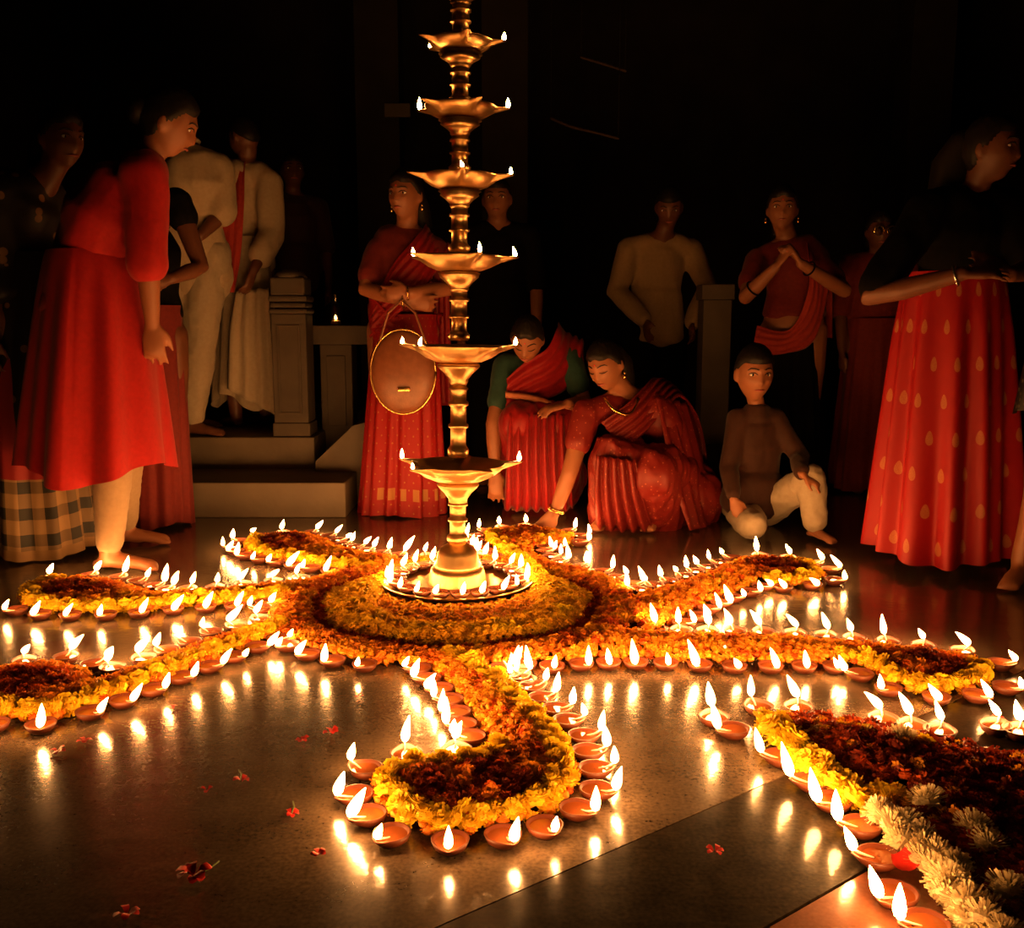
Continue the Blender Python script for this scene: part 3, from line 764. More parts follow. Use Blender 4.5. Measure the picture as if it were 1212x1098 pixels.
def head_r(d, hair=0.0):
    x, y, z = d
    p = Vector((x * .073, y * .093, z * .112))
    if z < 0: p.x *= 1 - .30 * (-z) ** 1.6; 
    if z < -.2 and y < 0: p.y *= 1 - .35 * min(1, (-z - .2) / .6)
    if y > 0:
        X, Z = p.x, p.z; a = abs(X); w = min(1, y * 2.2)
        nz = max(0, min(1, (.022 - Z) / .050)) if Z > -.028 else max(0, 1 - (-.028 - Z) / .009)
        p.y += w * (.023 * math.exp(-(X / (.0075 + .005 * nz)) ** 2) * nz ** 1.1
                - .011 * math.exp(-((a - .031) / .015) ** 2 - ((Z - .012) / .012) ** 2)
                + .005 * math.exp(-((Z - .034) / .009) ** 2 - (X / .05) ** 2)
                + .0065 * math.exp(-(X / .020) ** 2 - ((Z + .053) / .0075) ** 2)
                - .003 * math.exp(-(X / .02) ** 2 - ((Z + .071) / .007) ** 2)
                + .008 * math.exp(-(X / .022) ** 2 - ((Z + .094) / .016) ** 2)
                + .004 * math.exp(-((a - .042) / .016) ** 2 - ((Z + .018) / .018) ** 2))
    return p
def sphere_dirs(seg=56, rings=44):
    D = []; F = []
    for i in range(rings + 1):
        t = math.pi * i / rings
        for k in range(seg):
            q = 2 * math.pi * k / seg; D.append((math.sin(t) * math.cos(q), math.sin(t) * math.sin(q), math.cos(t)))
    for i in range(rings):
        for k in range(seg):
            a = i * seg + k; b = i * seg + (k + 1) % seg; F.append((a, a + seg, b + seg, b))
    return D, F
HD, HF = sphere_dirs()
HEAD_V = [head_r(d) for d in HD]
def head_parts(c, M, s=1.0):
    V = np.array([(c + M @ (v * s))[:] for v in HEAD_V]); out = [(V, HF)]
    for sx in (-1, 1): out.append(ball(c + M @ (Vector((sx * .074, -.008, -.005)) * s), .010 * s, .020 * s, .031 * s, M @ Matrix.Rotation(sx * .35, 3, 'Z'), 10, 8))
    return out
def face_y(x, z):
    best = max((v for v in HEAD_V if v.y > 0), key=lambda v: -((v.x - x) ** 2 + (v.z - z) ** 2)); return best.y
def patch(c, M, s, pts, w, m, name, parent, lift=.002, th=.0022):
    P = [c + M @ (Vector((x, face_y(x, z) + lift, z)) * s) for (x, z) in pts]
    return link(name, mesh_np(name, *tube(P, [max(q * s, .0008) for q in w], 6), m), parent)
def face_features(c, M, s, parent, eyes='open', skin=None, bindi=False, lips=True):
    for sx in (-1, 1):
        e = sx * .031
        y = face_y(e, .012)
        if eyes == 'open':
            link('eye', mesh_np('eye', *ball(c + M @ (Vector((e, y - .0055, .011)) * s), .0135 * s, .0105 * s, .0082 * s, M, 12, 8), M_EYEW), parent)
            link('iris', mesh_np('iris', *ball(c + M @ (Vector((e, y + .0022, .0105)) * s), .0062 * s, .0032 * s, .0064 * s, M, 10, 6), M_IRIS), parent)
        patch(c, M, s, [(e - .016, .013 if eyes == 'open' else .006), (e - .006, .020 if eyes == 'open' else .002), (e + .006, .020 if eyes == 'open' else .002), (e + .016, .013 if eyes == 'open' else .006)], (.0012, .0021, .0021, .0012), M_BROW, 'eyelashes', parent)
        patch(c, M, s, [(e - sx * .017, .034), (e - sx * .004, .038), (e + sx * .010, .037), (e + sx * .021, .029)], (.0018, .0030, .0028, .0012), M_BROW, 'eyebrow', parent)
    if lips: patch(c, M, s, [(-.021, -.053), (-.008, -.0515), (0, -.0525), (.008, -.0515), (.021, -.053)], (.0016, .0050, .0052, .0050, .0016), M_LIP, 'lips', parent, lift=.0005)
    if bindi: link('bindi', mesh_np('bindi', *ball(c + M @ (Vector((0, face_y(0, .045) + .001, .045)) * s), .004 * s, .002 * s, .004 * s, M, 8, 6), M_REDP), parent)
def hair_cap(c, M, s, parent, style='woman', vol=1.0):
    V = []
    for d in HD:
        x, y, z = d
        p = head_r(d) if y <= 0 else Vector((x * .073, y * .093, z * .112))
        if style == 'woman': line = (.50 + .10 * math.exp(-(x / .25) ** 2)) if y > .45 else (.50 - (.45 - y) * 1.35 if y > -.3 else -.51 - (-.3 - y) * .6)
        else: line = .50 if y > .4 else (.50 - (.4 - y) * .75 if y > -.1 else .12 - (-.1 - y) * .75)
        k = max(0, min(1, (z - line) / .10 + .5))
        f = .90 + k * (.20 * vol if style == 'man' else .215 * vol)
        q = p * f; q.z += k * .004
        q += p.normalized() * k * .004 * noise.noise(Vector((x * 9, y * 9, z * 3)))
        V.append(c + M @ (q * s))
    return link('hair', mesh_np('hair', np.array([v[:] for v in V]), HF, M_HAIR), parent)
def hand_parts(wr, d, n, side=1, curl=.25, s=1.0, spread=.10, thumb=.6):
    """d along the fingers, n out of the palm, side +1 puts the thumb towards d x n"""
    d = Vector(d).normalized(); n = Vector(n); n = (n - d * n.dot(d)).normalized(); t = d.cross(n) * side; out = []
    wr = Vector(wr)
    out.append(tube([wr - d * .01, wr + d * .03 * s, wr + d * .06 * s, wr + d * .082 * s], [.024 * s, .034 * s, .039 * s, .036 * s], 12, True, (n, .42)))
    for i, (o, L) in enumerate(((.030, .066), (.011, .076), (-.009, .070), (-.027, .055))):
        a = (1.5 - i) * spread; f = (d * math.cos(a) + t * math.sin(a)).normalized()
        p = wr + d * .078 * s + t * o * s; P = [p - d * .015 * s, p]; ang = 0
        for seg in (.46, .30, .24):
            ang += curl * (1 + .1 * i); v = f * math.cos(ang) + n * math.sin(ang); p = p + v * L * seg * s; P.append(p)
        out.append(tube(P, [.0088 * s, .0092 * s, .0085 * s, .0078 * s, .0066 * s], 8))
    b = wr + d * .022 * s + t * .022 * s; v1 = (d * .62 + t * thumb + n * .35).normalized(); v2 = (d * .9 + t * .22 + n * .4).normalized()
    out.append(tube([b, b + v1 * .034 * s, b + v1 * .034 * s + v2 * .030 * s, b + v1 * .034 * s + v2 * .052 * s], [.014 * s, .0118 * s, .0102 * s, .008 * s], 8))
    return out
def foot_parts(an, toe_dir, s=1.0):
    f = Vector(toe_dir); f.z = 0; f.normalize(); r = Vector((f.y, -f.x, 0)); an = Vector(an); g = an.z - .075 * s
    P = lambda a, h: Vector((an.x, an.y, g)) + f * a * s + Vector((0, 0, h * s))
    out = [tube([P(-.035, .028), P(.02, .036), P(.08, .032), P(.135, .020)], [.028 * s, .034 * s, .036 * s, .034 * s], 12, True, (Vector((0, 0, 1)), .62)),
           tube([an + Vector((0, 0, .03)), P(-.01, .04), P(.05, .035)], [.034 * s, .034 * s, .03 * s], 10)]
    for i, (o, L) in enumerate(((.026, .052), (.010, .048), (-.004, .042), (-.016, .036), (-.027, .028))):
        p = P(.135, .012) + r * o * s; out.append(tube([p, p + f * L * .7 * s], [.011 * s if i == 0 else .0085 * s, .0095 * s if i == 0 else .007 * s], 7))
    return out
def stand_joints(X, Y, z0, h, ang, lean=0.0):
    """upright figure; ang: heading of the face, 0 = towards +x"""
    f = Vector((math.cos(ang), math.sin(ang), 0)); r = Vector((f.y, -f.x, 0)); B = Vector((X, Y, z0)); k = h / 1.65
    def P(a, b, c): return B + r * a * k + f * b * k + Vector((0, 0, c * k))
    J = dict(f=f, r=r, k=k, pelvis=P(0, 0, .90), waist=P(0, lean * .3, 1.06), chest=P(0, lean * .7, 1.25), neck=P(0, lean, 1.40), head=P(0, lean + .02, 1.535), face=f.copy(), up=Vector((0, 0, 1)))
    for sd, q in (('R', 1), ('L', -1)):
        J['sh' + sd] = P(q * .155, lean, 1.315); J['el' + sd] = P(q * .205, lean - .01, 1.07); J['wr' + sd] = P(q * .205, lean + .06, .83)
        J['hip' + sd] = P(q * .085, 0, .87); J['kn' + sd] = P(q * .09, .02, .47); J['an' + sd] = P(q * .09, -.01, .075); J['toe' + sd] = f.copy()
        J['hd' + sd] = Vector((0, 0, -1)); J['pn' + sd] = -r * q
    return J
def lerp(a, b, t): return a + (b - a) * t
def torso_tube(J, add=0.0, low=-.45, flat=.72, wf=1.0, k=None):
    k = k or J['k']; p, w, c, n = J['pelvis'], J['waist'], J['chest'], J['neck']
    ax = (n - p).normalized(); fr = J.get('tf', J['f']); fr = (fr - ax * fr.dot(ax)).normalized()
    ts = [(-.45, .135), (0, .16), (.5, .148), (1, .128)]; ts = [(low, float(np.interp(low, [a for a, b in ts], [b for a, b in ts])))] + [q for q in ts if q[0] > low + .05]
    return tube([lerp(p, w, a) for a, b in ts] + [lerp(w, c, .5), c, lerp(c, n, .5)], [(q * k * wf + add) for q in [b for a, b in ts] + [.137, .150, .115]], 22, True, (fr, flat), .35)
def arm_tube(J, sd, add=0.0, upto=1.0, k=None, flare=0.0):
    k = k or J['k']; a, b, c = J['sh' + sd], J['el' + sd], J['wr' + sd]
    P = [a, lerp(a, b, .35), lerp(a, b, .7), b, lerp(b, c, .35), lerp(b, c, .7), c]; R = [.050, .046, .041, .037, .037, .031, .025]
    s = upto * 2; n = 7
    if upto < 1:
        tt = [0, .175, .35, .5, .675, .85, 1.0]; keep = [i for i, t in enumerate(tt) if t < upto - .02]; L = upto
        i = keep[-1]; u = (L - tt[i]) / (tt[i + 1] - tt[i]); P = [P[j] for j in keep] + [lerp(P[i], P[i + 1], u)]; R = [R[j] for j in keep] + [R[i] + (R[i + 1] - R[i]) * u]
    m_ = len(P)
    return tube(P, [r_ * k + add + flare * (i / max(1, m_ - 1)) for i, r_ in enumerate(R)], 14)
def leg_tube(J, sd, add=0.0, upto=1.0, k=None):
    k = k or J['k']; a, b, c = J['hip' + sd], J['kn' + sd], J['an' + sd]
    P = [a, lerp(a, b, .45), lerp(a, b, .85), b, lerp(b, c, .3), lerp(b, c, .7), lerp(b, c, min(1, upto))]; R = [.092, .082, .062, .056, .057, .043, .036]
    return tube(P, [r_ * k + add for r_ in R], 14)
def build_body(root, J, skin, voxel=.009, hands=('L', 'R'), legs=True, feet=('L', 'R'), curl=.25, hs=None, smooth=3):
    k = J['k']; M = frame(J['face'], J['up']); hs = hs or k * .97
    parts = [torso_tube(J), tube([J['shL'], lerp(J['shL'], J['neck'], .5) - Vector((0, 0, .012)), lerp(J['neck'], J['chest'], .16), lerp(J['shR'], J['neck'], .5) - Vector((0, 0, .012)), J['shR']], [.050 * k, .052 * k, .056 * k, .052 * k, .050 * k], 14),
             tube([lerp(J['neck'], J['chest'], .3), J['neck'], J['head'] + M @ Vector((0, -.012, -.06)) * hs], [.066 * k, .050 * k, .050 * k], 14)]
    parts += head_parts(J['head'], M, hs)
    for sd in 'LR':
        parts.append(arm_tube(J, sd))
        if sd in hands:
            parts += hand_parts(J['wr' + sd], J['hd' + sd], J['pn' + sd], J.get('ts' + sd, 1 if sd == 'R' else -1), J.get('cu' + sd, curl), k, J.get('sp' + sd, .10))
        if legs:
            parts.append(leg_tube(J, sd))
            if sd in feet: parts += foot_parts(J['an' + sd], J['toe' + sd], k)
    return link('body', solid('body', parts, skin, voxel, smooth), root), M, hs
def skirt(name, root, waist, hem, rw, rh, m, pleats=16, depth=.06, flat=.8, fr=Vector((0, -1, 0)), rows=26, seg=150, seed=0, swirl=0.0, hem_wave=.015, power=1.0):
    """pleated cloth from waist to hem; rings tilt from one to the other"""
    waist, hem = Vector(waist), Vector(hem); fr = Vector(fr).normalized(); sd = Vector((fr.y, -fr.x, 0)); V = []; UV = []
    rg = random.Random(seed); ph = [rg.uniform(0, 6.28) for _ in range(6)]
    for i in range(rows + 1):
        t = i / rows; c = lerp(waist, hem, t); r = rw + (rh - rw) * t ** power
        for k in range(seg):
            a = 2 * math.pi * k / seg
            w = math.sin(pleats * a + ph[0] + 1.6 * math.sin(2 * a + ph[1]) + swirl * t) * .6 + .4 * math.sin(pleats * .43 * a + ph[2] + .8 * math.sin(3 * a)) + .25 * math.sin(pleats * 1.7 * a + ph[3] + 2 * t)
            q = r * (1 + depth * (.25 + .75 * t) * w * min(1, t * 4 + .15))
            z = hem_wave * t * math.sin(3 * a + ph[4])
            v = c + (sd * math.cos(a) + fr * math.sin(a) * flat) * q + Vector((0, 0, z))
            V.append(v[:]); UV.append((k / seg, t))
    F = [(i * seg + k, i * seg + (k + 1) % seg, (i + 1) * seg + (k + 1) % seg, (i + 1) * seg + k) for i in range(rows) for k in range(seg)]
    return link(name, mesh_np(name, V, F, m, True, uv=UV), root)
def ribbon(name, root, pts, wid, m, amp=.006, lanes=18, waves=4, steps=None, thick=.004, seed=0):
    """pleated length of cloth: pts [(left edge, right edge)] sections"""
    L = spline([tuple(a) for a, b in pts], .02); n = len(L)
    R0 = spline([tuple(b) for a, b in pts], .02); idx = np.linspace(0, len(R0) - 1, n)
    R_ = np.stack([np.interp(idx, np.arange(len(R0)), R0[:, k]) for k in range(3)], 1); V = []; UV = []
    for i in range(n):
        a, b = Vector(L[i]), Vector(R_[i]); t = Vector(L[min(i + 1, n - 1)]) - Vector(L[max(i - 1, 0)]); nn = t.cross(b - a)
        nn = nn.normalized() if nn.length > 1e-9 else Vector((0, -1, 0))
        for j in range(lanes + 1):
            u = j / lanes
            V.append((lerp(a, b, u) + nn * (amp * math.sin(u * waves * 6.283 + .35 * math.sin(i * .25) + seed) + .012 * math.sin(u * math.pi)))[:]); UV.append((u, i / n))
    F = [(i * (lanes + 1) + j, i * (lanes + 1) + j + 1, (i + 1) * (lanes + 1) + j + 1, (i + 1) * (lanes + 1) + j) for i in range(n - 1) for j in range(lanes)]
    o = link(name, mesh_np(name, V, F, m, True, uv=UV), root)
    sl = o.modifiers.new('thickness', 'SOLIDIFY'); sl.thickness = thick; sl.offset = 0
    return o
def person(label, loc):
    r = empty('person', (0, 0, 0)); tag(r, label, 'person', 'people gathered round the flower design'); return r
def top(root, J, m, name='blouse', sleeves=(.3, .3), add=.014, voxel=.011, fold=None, low=.4, flare=.0, extra=(), wf=1.0):
    parts = [torso_tube(J, add, low, wf=wf), tube([J['shL'], lerp(J['shL'], J['neck'], .45) - Vector((0, 0, .018)), lerp(J['neck'], J['chest'], .34), lerp(J['shR'], J['neck'], .45) - Vector((0, 0, .018)), J['shR']], [.046 * J['k'] + add, .050 * J['k'] + add, .046 * J['k'] + add, .050 * J['k'] + add, .046 * J['k'] + add], 14)]
    for sd, u in zip('LR', sleeves):
        if u > 0: parts.append(arm_tube(J, sd, add + .004, u, flare=flare))
    return link(name, solid(name, parts + list(extra), m, voxel, 5, fold or folds(.007, 14, 6)), root)
def hang_hair(root, c, M, s, length=.35, w=.05, name='hair_plait'):
    p0 = c + M @ (Vector((0, -.095, .02)) * s); P = [p0, p0 + M @ Vector((0, -.03, -.07)) * s]
    for i in range(1, 6): P.append(P[1] + Vector((0.005 * i, .0, -length * i / 5)) + M @ Vector((0, -.012, 0)))
    return link(name, mesh_np(name, *tube(P, [w * .8, w, w, w * .95, w * .8, w * .6, w * .25], 12), M_HAIR), root)
def bun(root, c, M, s, r=.045): return link('hair_bun', mesh_np('hair_bun', *ball(c + M @ (Vector((0, -.100, -.005)) * s), r * s, r * .8 * s, r * s, M), M_HAIR), root)
def earrings(root, c, M, s):
    for sx in (-1, 1):
        p = c + M @ (Vector((sx * .083, -.006, -.045)) * s); link('earring', mesh_np('earring', *join_arrays([ball(p, .005, .005, .006, None, 8, 6), ball(p + Vector((0, 0, -.016)), .008, .008, .010, None, 10, 6)]), M_GOLD), root)
def ring_band(name, root, c, axis, r, w, m, seg=24):
    axis = Vector(axis).normalized(); u = axis.orthogonal().normalized(); v = axis.cross(u)
    P = [Vector(c) + u * r * math.cos(2 * math.pi * i / seg) + v * r * math.sin(2 * math.pi * i / seg) for i in range(seg + 1)]
    return link(name, mesh_np(name, *tube(P, w, 6, False), m), root)

# --- cloth patterns
M_REDKURTA = cloth('red_cotton', (0.3206, 0.004182, 0.004879), (0.2649, 0.002788, 0.003485))
M_CREAM = cloth('cream_cotton', (0.4058, 0.3207, 0.216), (0.3534, 0.2749, 0.1767))
M_WHITE = cloth('offwhite_cotton', (0.3672, 0.306, 0.217), (0.3227, 0.2615, 0.178))
M_LEGGING = cloth('cream_legging', (0.2722, 0.1938, 0.1152), (0.2409, 0.1675, 0.09424))
M_BLACK = cloth('black_cloth', (.003, .0028, .0028), (.005, .0045, .004), .9, 0)
M_BLACK.node_tree.nodes['Principled BSDF'].inputs['Specular IOR Level'].default_value = .08
M_GREEN = cloth('dark_green_blouse', (.012, .045, .035), (.018, .06, .045))
M_MAROON = cloth('maroon_cloth', (0.1113, 0.007854, 0.006545), (0.144, 0.01309, 0.009163))
M_BROWN = cloth('brown_kurta', (0.02869, 0.008925, 0.004463), (0.03825, 0.01275, 0.006375))
M_TAN = cloth('tan_shirt', (0.2618, 0.1767, 0.08508), (0.3011, 0.2029, 0.1047))
M_OLIVE = cloth('olive_cloth', (.16, .11, .05), (.2, .14, .06))
M_STOLE = cloth('red_stole', (0.3403, 0.03272, 0.01636), (0.288, 0.02291, 0.01309))
def uv_of(N):
    u = N.n('ShaderNodeUVMap'); s = N.n('ShaderNodeSeparateXYZ'); N.l(u.outputs[0], s.inputs[0]); return s.outputs[0], s.outputs[1]
def motif_cloth(name, base, gold, nu, nv, size=.16, border=None, bg2=None):
    """cloth with rows of small woven leaf motifs and a gold hem"""
    m = mat(name, base, .6, 0, .3); N = NT(m); u, v = uv_of(N)
    cv = N.math('MULTIPLY', v, nv); row = N.math('FLOOR', cv); cu = N.math('ADD', N.math('MULTIPLY', u, nu), N.math('MULTIPLY', row, .5))
    fu = N.math('SUBTRACT', N.math('FRACT', cu), .5); fv = N.math('SUBTRACT', N.math('FRACT', cv), .5)
    w = N.math('SUBTRACT', .30, N.math('MULTIPLY', N.math('SUBTRACT', .2, fv), .35))
    d = N.math('ADD', N.math('POWER', N.math('ABSOLUTE', N.math('DIVIDE', fu, w)), 2.0), N.math('POWER', N.math('ABSOLUTE', N.math('DIVIDE', fv, .36)), 2.0))
    msk = N.math('LESS_THAN', d, size * 4)
    nz = N.n('ShaderNodeTexNoise', Scale=260.0); N.l(obj_coords(N), nz.inputs['Vector']); msk = N.math('MULTIPLY', msk, N.math('ADD', N.math('MULTIPLY', nz.outputs[0], .9), .25))
    col = N.mix(msk, base, gold)
    if border:
        bb = N.math('GREATER_THAN', v, border[0]); be = N.math('LESS_THAN', v, border[1]); st = N.math('GREATER_THAN', N.math('FRACT', N.math('MULTIPLY', u, border[2])), .55)
        col = N.mix(N.math('MULTIPLY', N.math('MULTIPLY', bb, be), st), col, gold)
    N.color(col); return m
M_LEHENGA = motif_cloth('red_gold_motif', (0.2579, 0.003485, 0.005576), (0.3485, 0.1255, 0.04182), 17, 8, .075)
M_SAREE1 = motif_cloth('red_saree_gold_hem', (0.2509, 0.004879, 0.005576), (0.3206, 0.1324, 0.03485), 30, 26, .03, border=(.86, .92, 22))
M_SAREE2 = cloth('red_silk', (0.237, 0.004182, 0.005576), (0.1882, 0.002788, 0.004182), .5)
def sequin_cloth(name, base, dot, scale, size=.3, amount=.5):
    m = mat(name, base, .55, 0, .4); N = NT(m); vo = N.n('ShaderNodeTexVoronoi', Scale=scale); N.l(obj_coords(N), vo.inputs['Vector'])
    sp = N.n('ShaderNodeSeparateColor'); N.l(vo.outputs['Color'], sp.inputs[0])
    k = N.math('MULTIPLY', N.math('LESS_THAN', vo.outputs['Distance'], size), N.math('LESS_THAN', sp.outputs[0], amount))
    N.color(N.mix(k, base, dot)); return m
M_SAREE3 = sequin_cloth('maroon_sequin_saree', (0.1673, 0.009758, 0.00697), (0.3485, 0.08364, 0.04182), 80, .28, .28)
M_DOTS = sequin_cloth('black_gold_block_print', (.010, .008, .008), (.20, .10, .035), 20, .32, .45)
M_SEQ = sequin_cloth('black_sequins', (.010, .009, .008), (.06, .05, .035), 60, .4, .6)
m = mat('plaid_hem_skirt', (.3, .02, .02), .7); N = NT(m); u, v = uv_of(N)
sq = N.math('GREATER_THAN', N.math('FRACT', N.math('MULTIPLY', u, 15)), .5); sv = N.math('GREATER_THAN', N.math('FRACT', N.math('MULTIPLY', v, 11)), .45)
pl = N.mix(N.math('MULTIPLY', N.math('ADD', sq, sv), .5), (.012, .012, .010), (.27, .165, .07))
N.color(N.mix(N.math('GREATER_THAN', v, .965), N.mix(N.math('GREATER_THAN', v, .72), (.22, .008, .010), pl), (.24, .14, .055))); M_PLAID = m

def setj(J, Y=None, **kw):
    """joints given as (px, py, depth)"""
    for n, v in kw.items(): J[n] = at(*v) if len(v) == 3 else at(v[0], v[1], Y)
Z = Vector((0, 0, 1))
def up_at(px, py, z): p = floor_at(px, py); p.z = z; return p

# --- person in the bright red kurta, bending to the right
def red_kurta():
    R = person('person in a bright red flared kurta and cream leggings bending forward barefoot', None)
    J = stand_joints(at(125, 600, 3.5).x, 3.5, 0, 1.70, .12)
    setj(J, 3.52, pelvis=(108, 385), waist=(108, 325), chest=(132, 258), neck=(176, 186), head=(199, 146, 3.5), shR=(170, 206, 3.40), elR=(174, 302, 3.38), wrR=(180, 382, 3.42),
         shL=(168, 200, 3.66), elL=(150, 296, 3.64), wrL=(140, 335, 3.58), hipR=(112, 395, 3.46), hipL=(114, 395, 3.64))
    J['face'] = Vector((.9, .30, -.45)); J['up'] = Vector((.40, 0, .9)); J['anR'] = up_at(131, 676, .08); J['anL'] = up_at(150, 645, .08)
    J['knR'] = lerp(J['hipR'], J['anR'], .5) + Vector((.04, 0, 0)); J['knL'] = lerp(J['hipL'], J['anL'], .5) + Vector((.05, 0, 0))
    J['toeR'] = Vector((1, .02, 0)); J['toeL'] = Vector((1, .1, 0)); J['tf'] = Vector((1, .1, -.3))
    b, M, hs = build_body(R, J, M_SKIN, .008, hands=('R',))
    hair_cap(J['head'], M, hs, R); bun(R, J['head'], M, hs, .05); face_features(J['head'], M, hs, b)
    top(R, J, M_REDKURTA, 'kurta', (.56, .56), .024, .010, folds(.010, 9, 5, 3), low=.35, flare=.006, wf=1.22)
    skirt('kurta_flare', R, at(112, 298, 3.52), at(117, 552, 3.56), .192, .325, M_REDKURTA, 8, .13, .80, Vector((1, .1, 0)), seed=5, hem_wave=.03, power=.8)
    link('leggings', solid('leggings', [leg_tube(J, s, .012, .93) for s in 'LR'], M_LEGGING, .010, 4, folds(.003, 20, 40)), R)
red_kurta()

def patterned_left():
    R = person('dim person at the edge in a black gold-printed top and plaid-hemmed red skirt', None)
    J = stand_joints(at(40, 600, 3.85).x, 3.85, 0, 1.72, -.35); J['head'] = at(72, 165, 3.85); J['neck'] = at(58, 205, 3.85)
    J['face'] = Vector((.8, -.5, -.15))
    b, M, hs = build_body(R, J, M_SKIN_D, .011, feet=())
    hair_cap(J['head'], M, hs, R); hang_hair(R, J['head'], M, hs, .3); face_features(J['head'], M, hs, b)
    top(R, J, M_DOTS, 'blouse', (.6, .6), .025, .012, folds(.008, 10, 4), wf=1.1)
    skirt('skirt', R, J['waist'], at(48, 648, 3.78), .15, .225, M_PLAID, 13, .10, .85, Vector((0, -1, 0)), seed=2, hem_wave=.012)
    skirt('tunic', R, at(38, 300, 3.85), at(28, 545, 3.80), .15, .205, M_DOTS, 9, .10, .85, Vector((0, -1, 0)), seed=8)
patterned_left()

def elbow_person():
    R = person('person seen from behind with a bare bent elbow and dark red skirt', None)
    J = stand_joints(at(186, 600, 4.3).x, 4.3, 0, 1.6, 1.75)
    setj(J, 4.25, shR=(210, 240), elR=(238, 316, 4.2), wrR=(202, 330, 4.05))
    J['hdR'] = Vector((-1, -.3, 0)); J['pnR'] = Vector((0, 1, 0))
    b, M, hs = build_body(R, J, M_SKIN_D, .011, feet=())
    hair_cap(J['head'], M, hs, R); bun(R, J['head'], M, hs)
    top(R, J, M_BLACK, 'blouse', (.12, .12), .014)
    skirt('skirt', R, J['waist'] - Z * .05, at(184, 618, 4.3), .15, .16, M_MAROON, 12, .10, .85, seed=4)
elbow_person()

def white_shirt():
    R = person('person in a cream long shirt and white trousers seen from behind on the platform', None)
    J = stand_joints(at(234, 520, 5.08).x, 5.08, .325, 1.74, 1.95)
    setj(J, 5.05, head=(209, 140), neck=(220, 172), chest=(236, 215), shR=(258, 200, 5.08), elR=(264, 252, 5.05), wrR=(236, 280, 4.95), shL=(214, 198, 5.0), elL=(204, 250, 4.95), wrL=(195, 290, 5.0))
    J['face'] = Vector((-.8, .5, -.2)); J['anR'] = Vector((at(228, 510, 4.98).x, 4.99, .40)); J['toeR'] = Vector((1, -.2, 0)); J['anL'] = Vector((at(222, 505, 5.2).x, 5.25, .40)); J['toeL'] = Vector((.6, .6, 0))
    J['knR'] = lerp(J['hipR'], J['anR'], .5); J['knL'] = lerp(J['hipL'], J['anL'], .5)
    b, M, hs = build_body(R, J, M_SKIN_D, .011, hands=())
    hair_cap(J['head'], M, hs, R, 'man')
    top(R, J, M_CREAM, 'shirt', (.47, .47), .025, .012, folds(.008, 12, 3, 6), low=-.3, flare=.010, extra=[tube([J['waist'], lerp(J['pelvis'], J['hipR'], .6) - Z * .12], [.165, .165], 18, True, (J['f'], .7))])
    ring_band('collar', R, J['neck'] + Z * .012, Vector((-.15, .1, 1)), .062, .012, M_CREAM)
    link('trousers', solid('trousers', [leg_tube(J, s, .026, .93) for s in 'LR'], M_WHITE, .012, 5, folds(.009, 12, 8)), R)
white_shirt()

def dhoti_man():
    R = person('person in a cream kurta, red stole and wrapped white dhoti on the platform', None)
    J = stand_joints(at(296, 500, 5.3).x, 5.3, .325, 1.64, 2.3)
    setj(J, 5.28, neck=(292, 182), head=(288, 158), shR=(318, 212, 5.25), elR=(322, 275, 5.18), wrR=(300, 318, 5.02), shL=(272, 208, 5.2), elL=(262, 270, 5.2), wrL=(268, 320, 5.2))
    J['hdR'] = Vector((-.35, -.1, -1)); J['pnR'] = Vector((-1, .3, .3)); J['face'] = Vector((-.8, .55, -.3))
    b, M, hs = build_body(R, J, M_SKIN_D, .009, hands=('R',))
    hair_cap(J['head'], M, hs, R, 'man')
    top(R, J, M_CREAM, 'kurta', (.78, .78), .025, .012, folds(.009, 12, 4, 2), low=-.2, flare=.008)
    ring_band('cuff', R, lerp(J['elR'], J['wrR'], .55), J['wrR'] - J['elR'], .055, .010, M_CREAM)
    skirt('dhoti', R, J['waist'] - Z * .02, at(292, 476, 5.25), .155, .19, M_WHITE, 6, .14, .8, Vector((-.6, -.8, 0)), seed=11, hem_wave=.045, swirl=1.5)
    ribbon('dhoti_fold', R, [(at(278, 345, 5.08), at(318, 340, 5.06)), (at(270, 400, 5.03), at(322, 410, 5.03)), (at(268, 462, 5.02), at(326, 494, 5.03))], 0, M_WHITE, .012, 14, 3)
    R.location = (-.036, .14, 0)
    ribbon('stole', R, [(at(300, 196, 5.42), at(278, 190, 5.40)), (at(290, 186, 5.22), at(268, 186, 5.2)), (at(288, 240, 5.10), at(262, 240, 5.08)), (at(284, 300, 5.08), at(258, 300, 5.06)), (at(276, 345, 5.06), at(254, 345, 5.05))], 0, M_STOLE, .006, 12, 3)
dhoti_man()

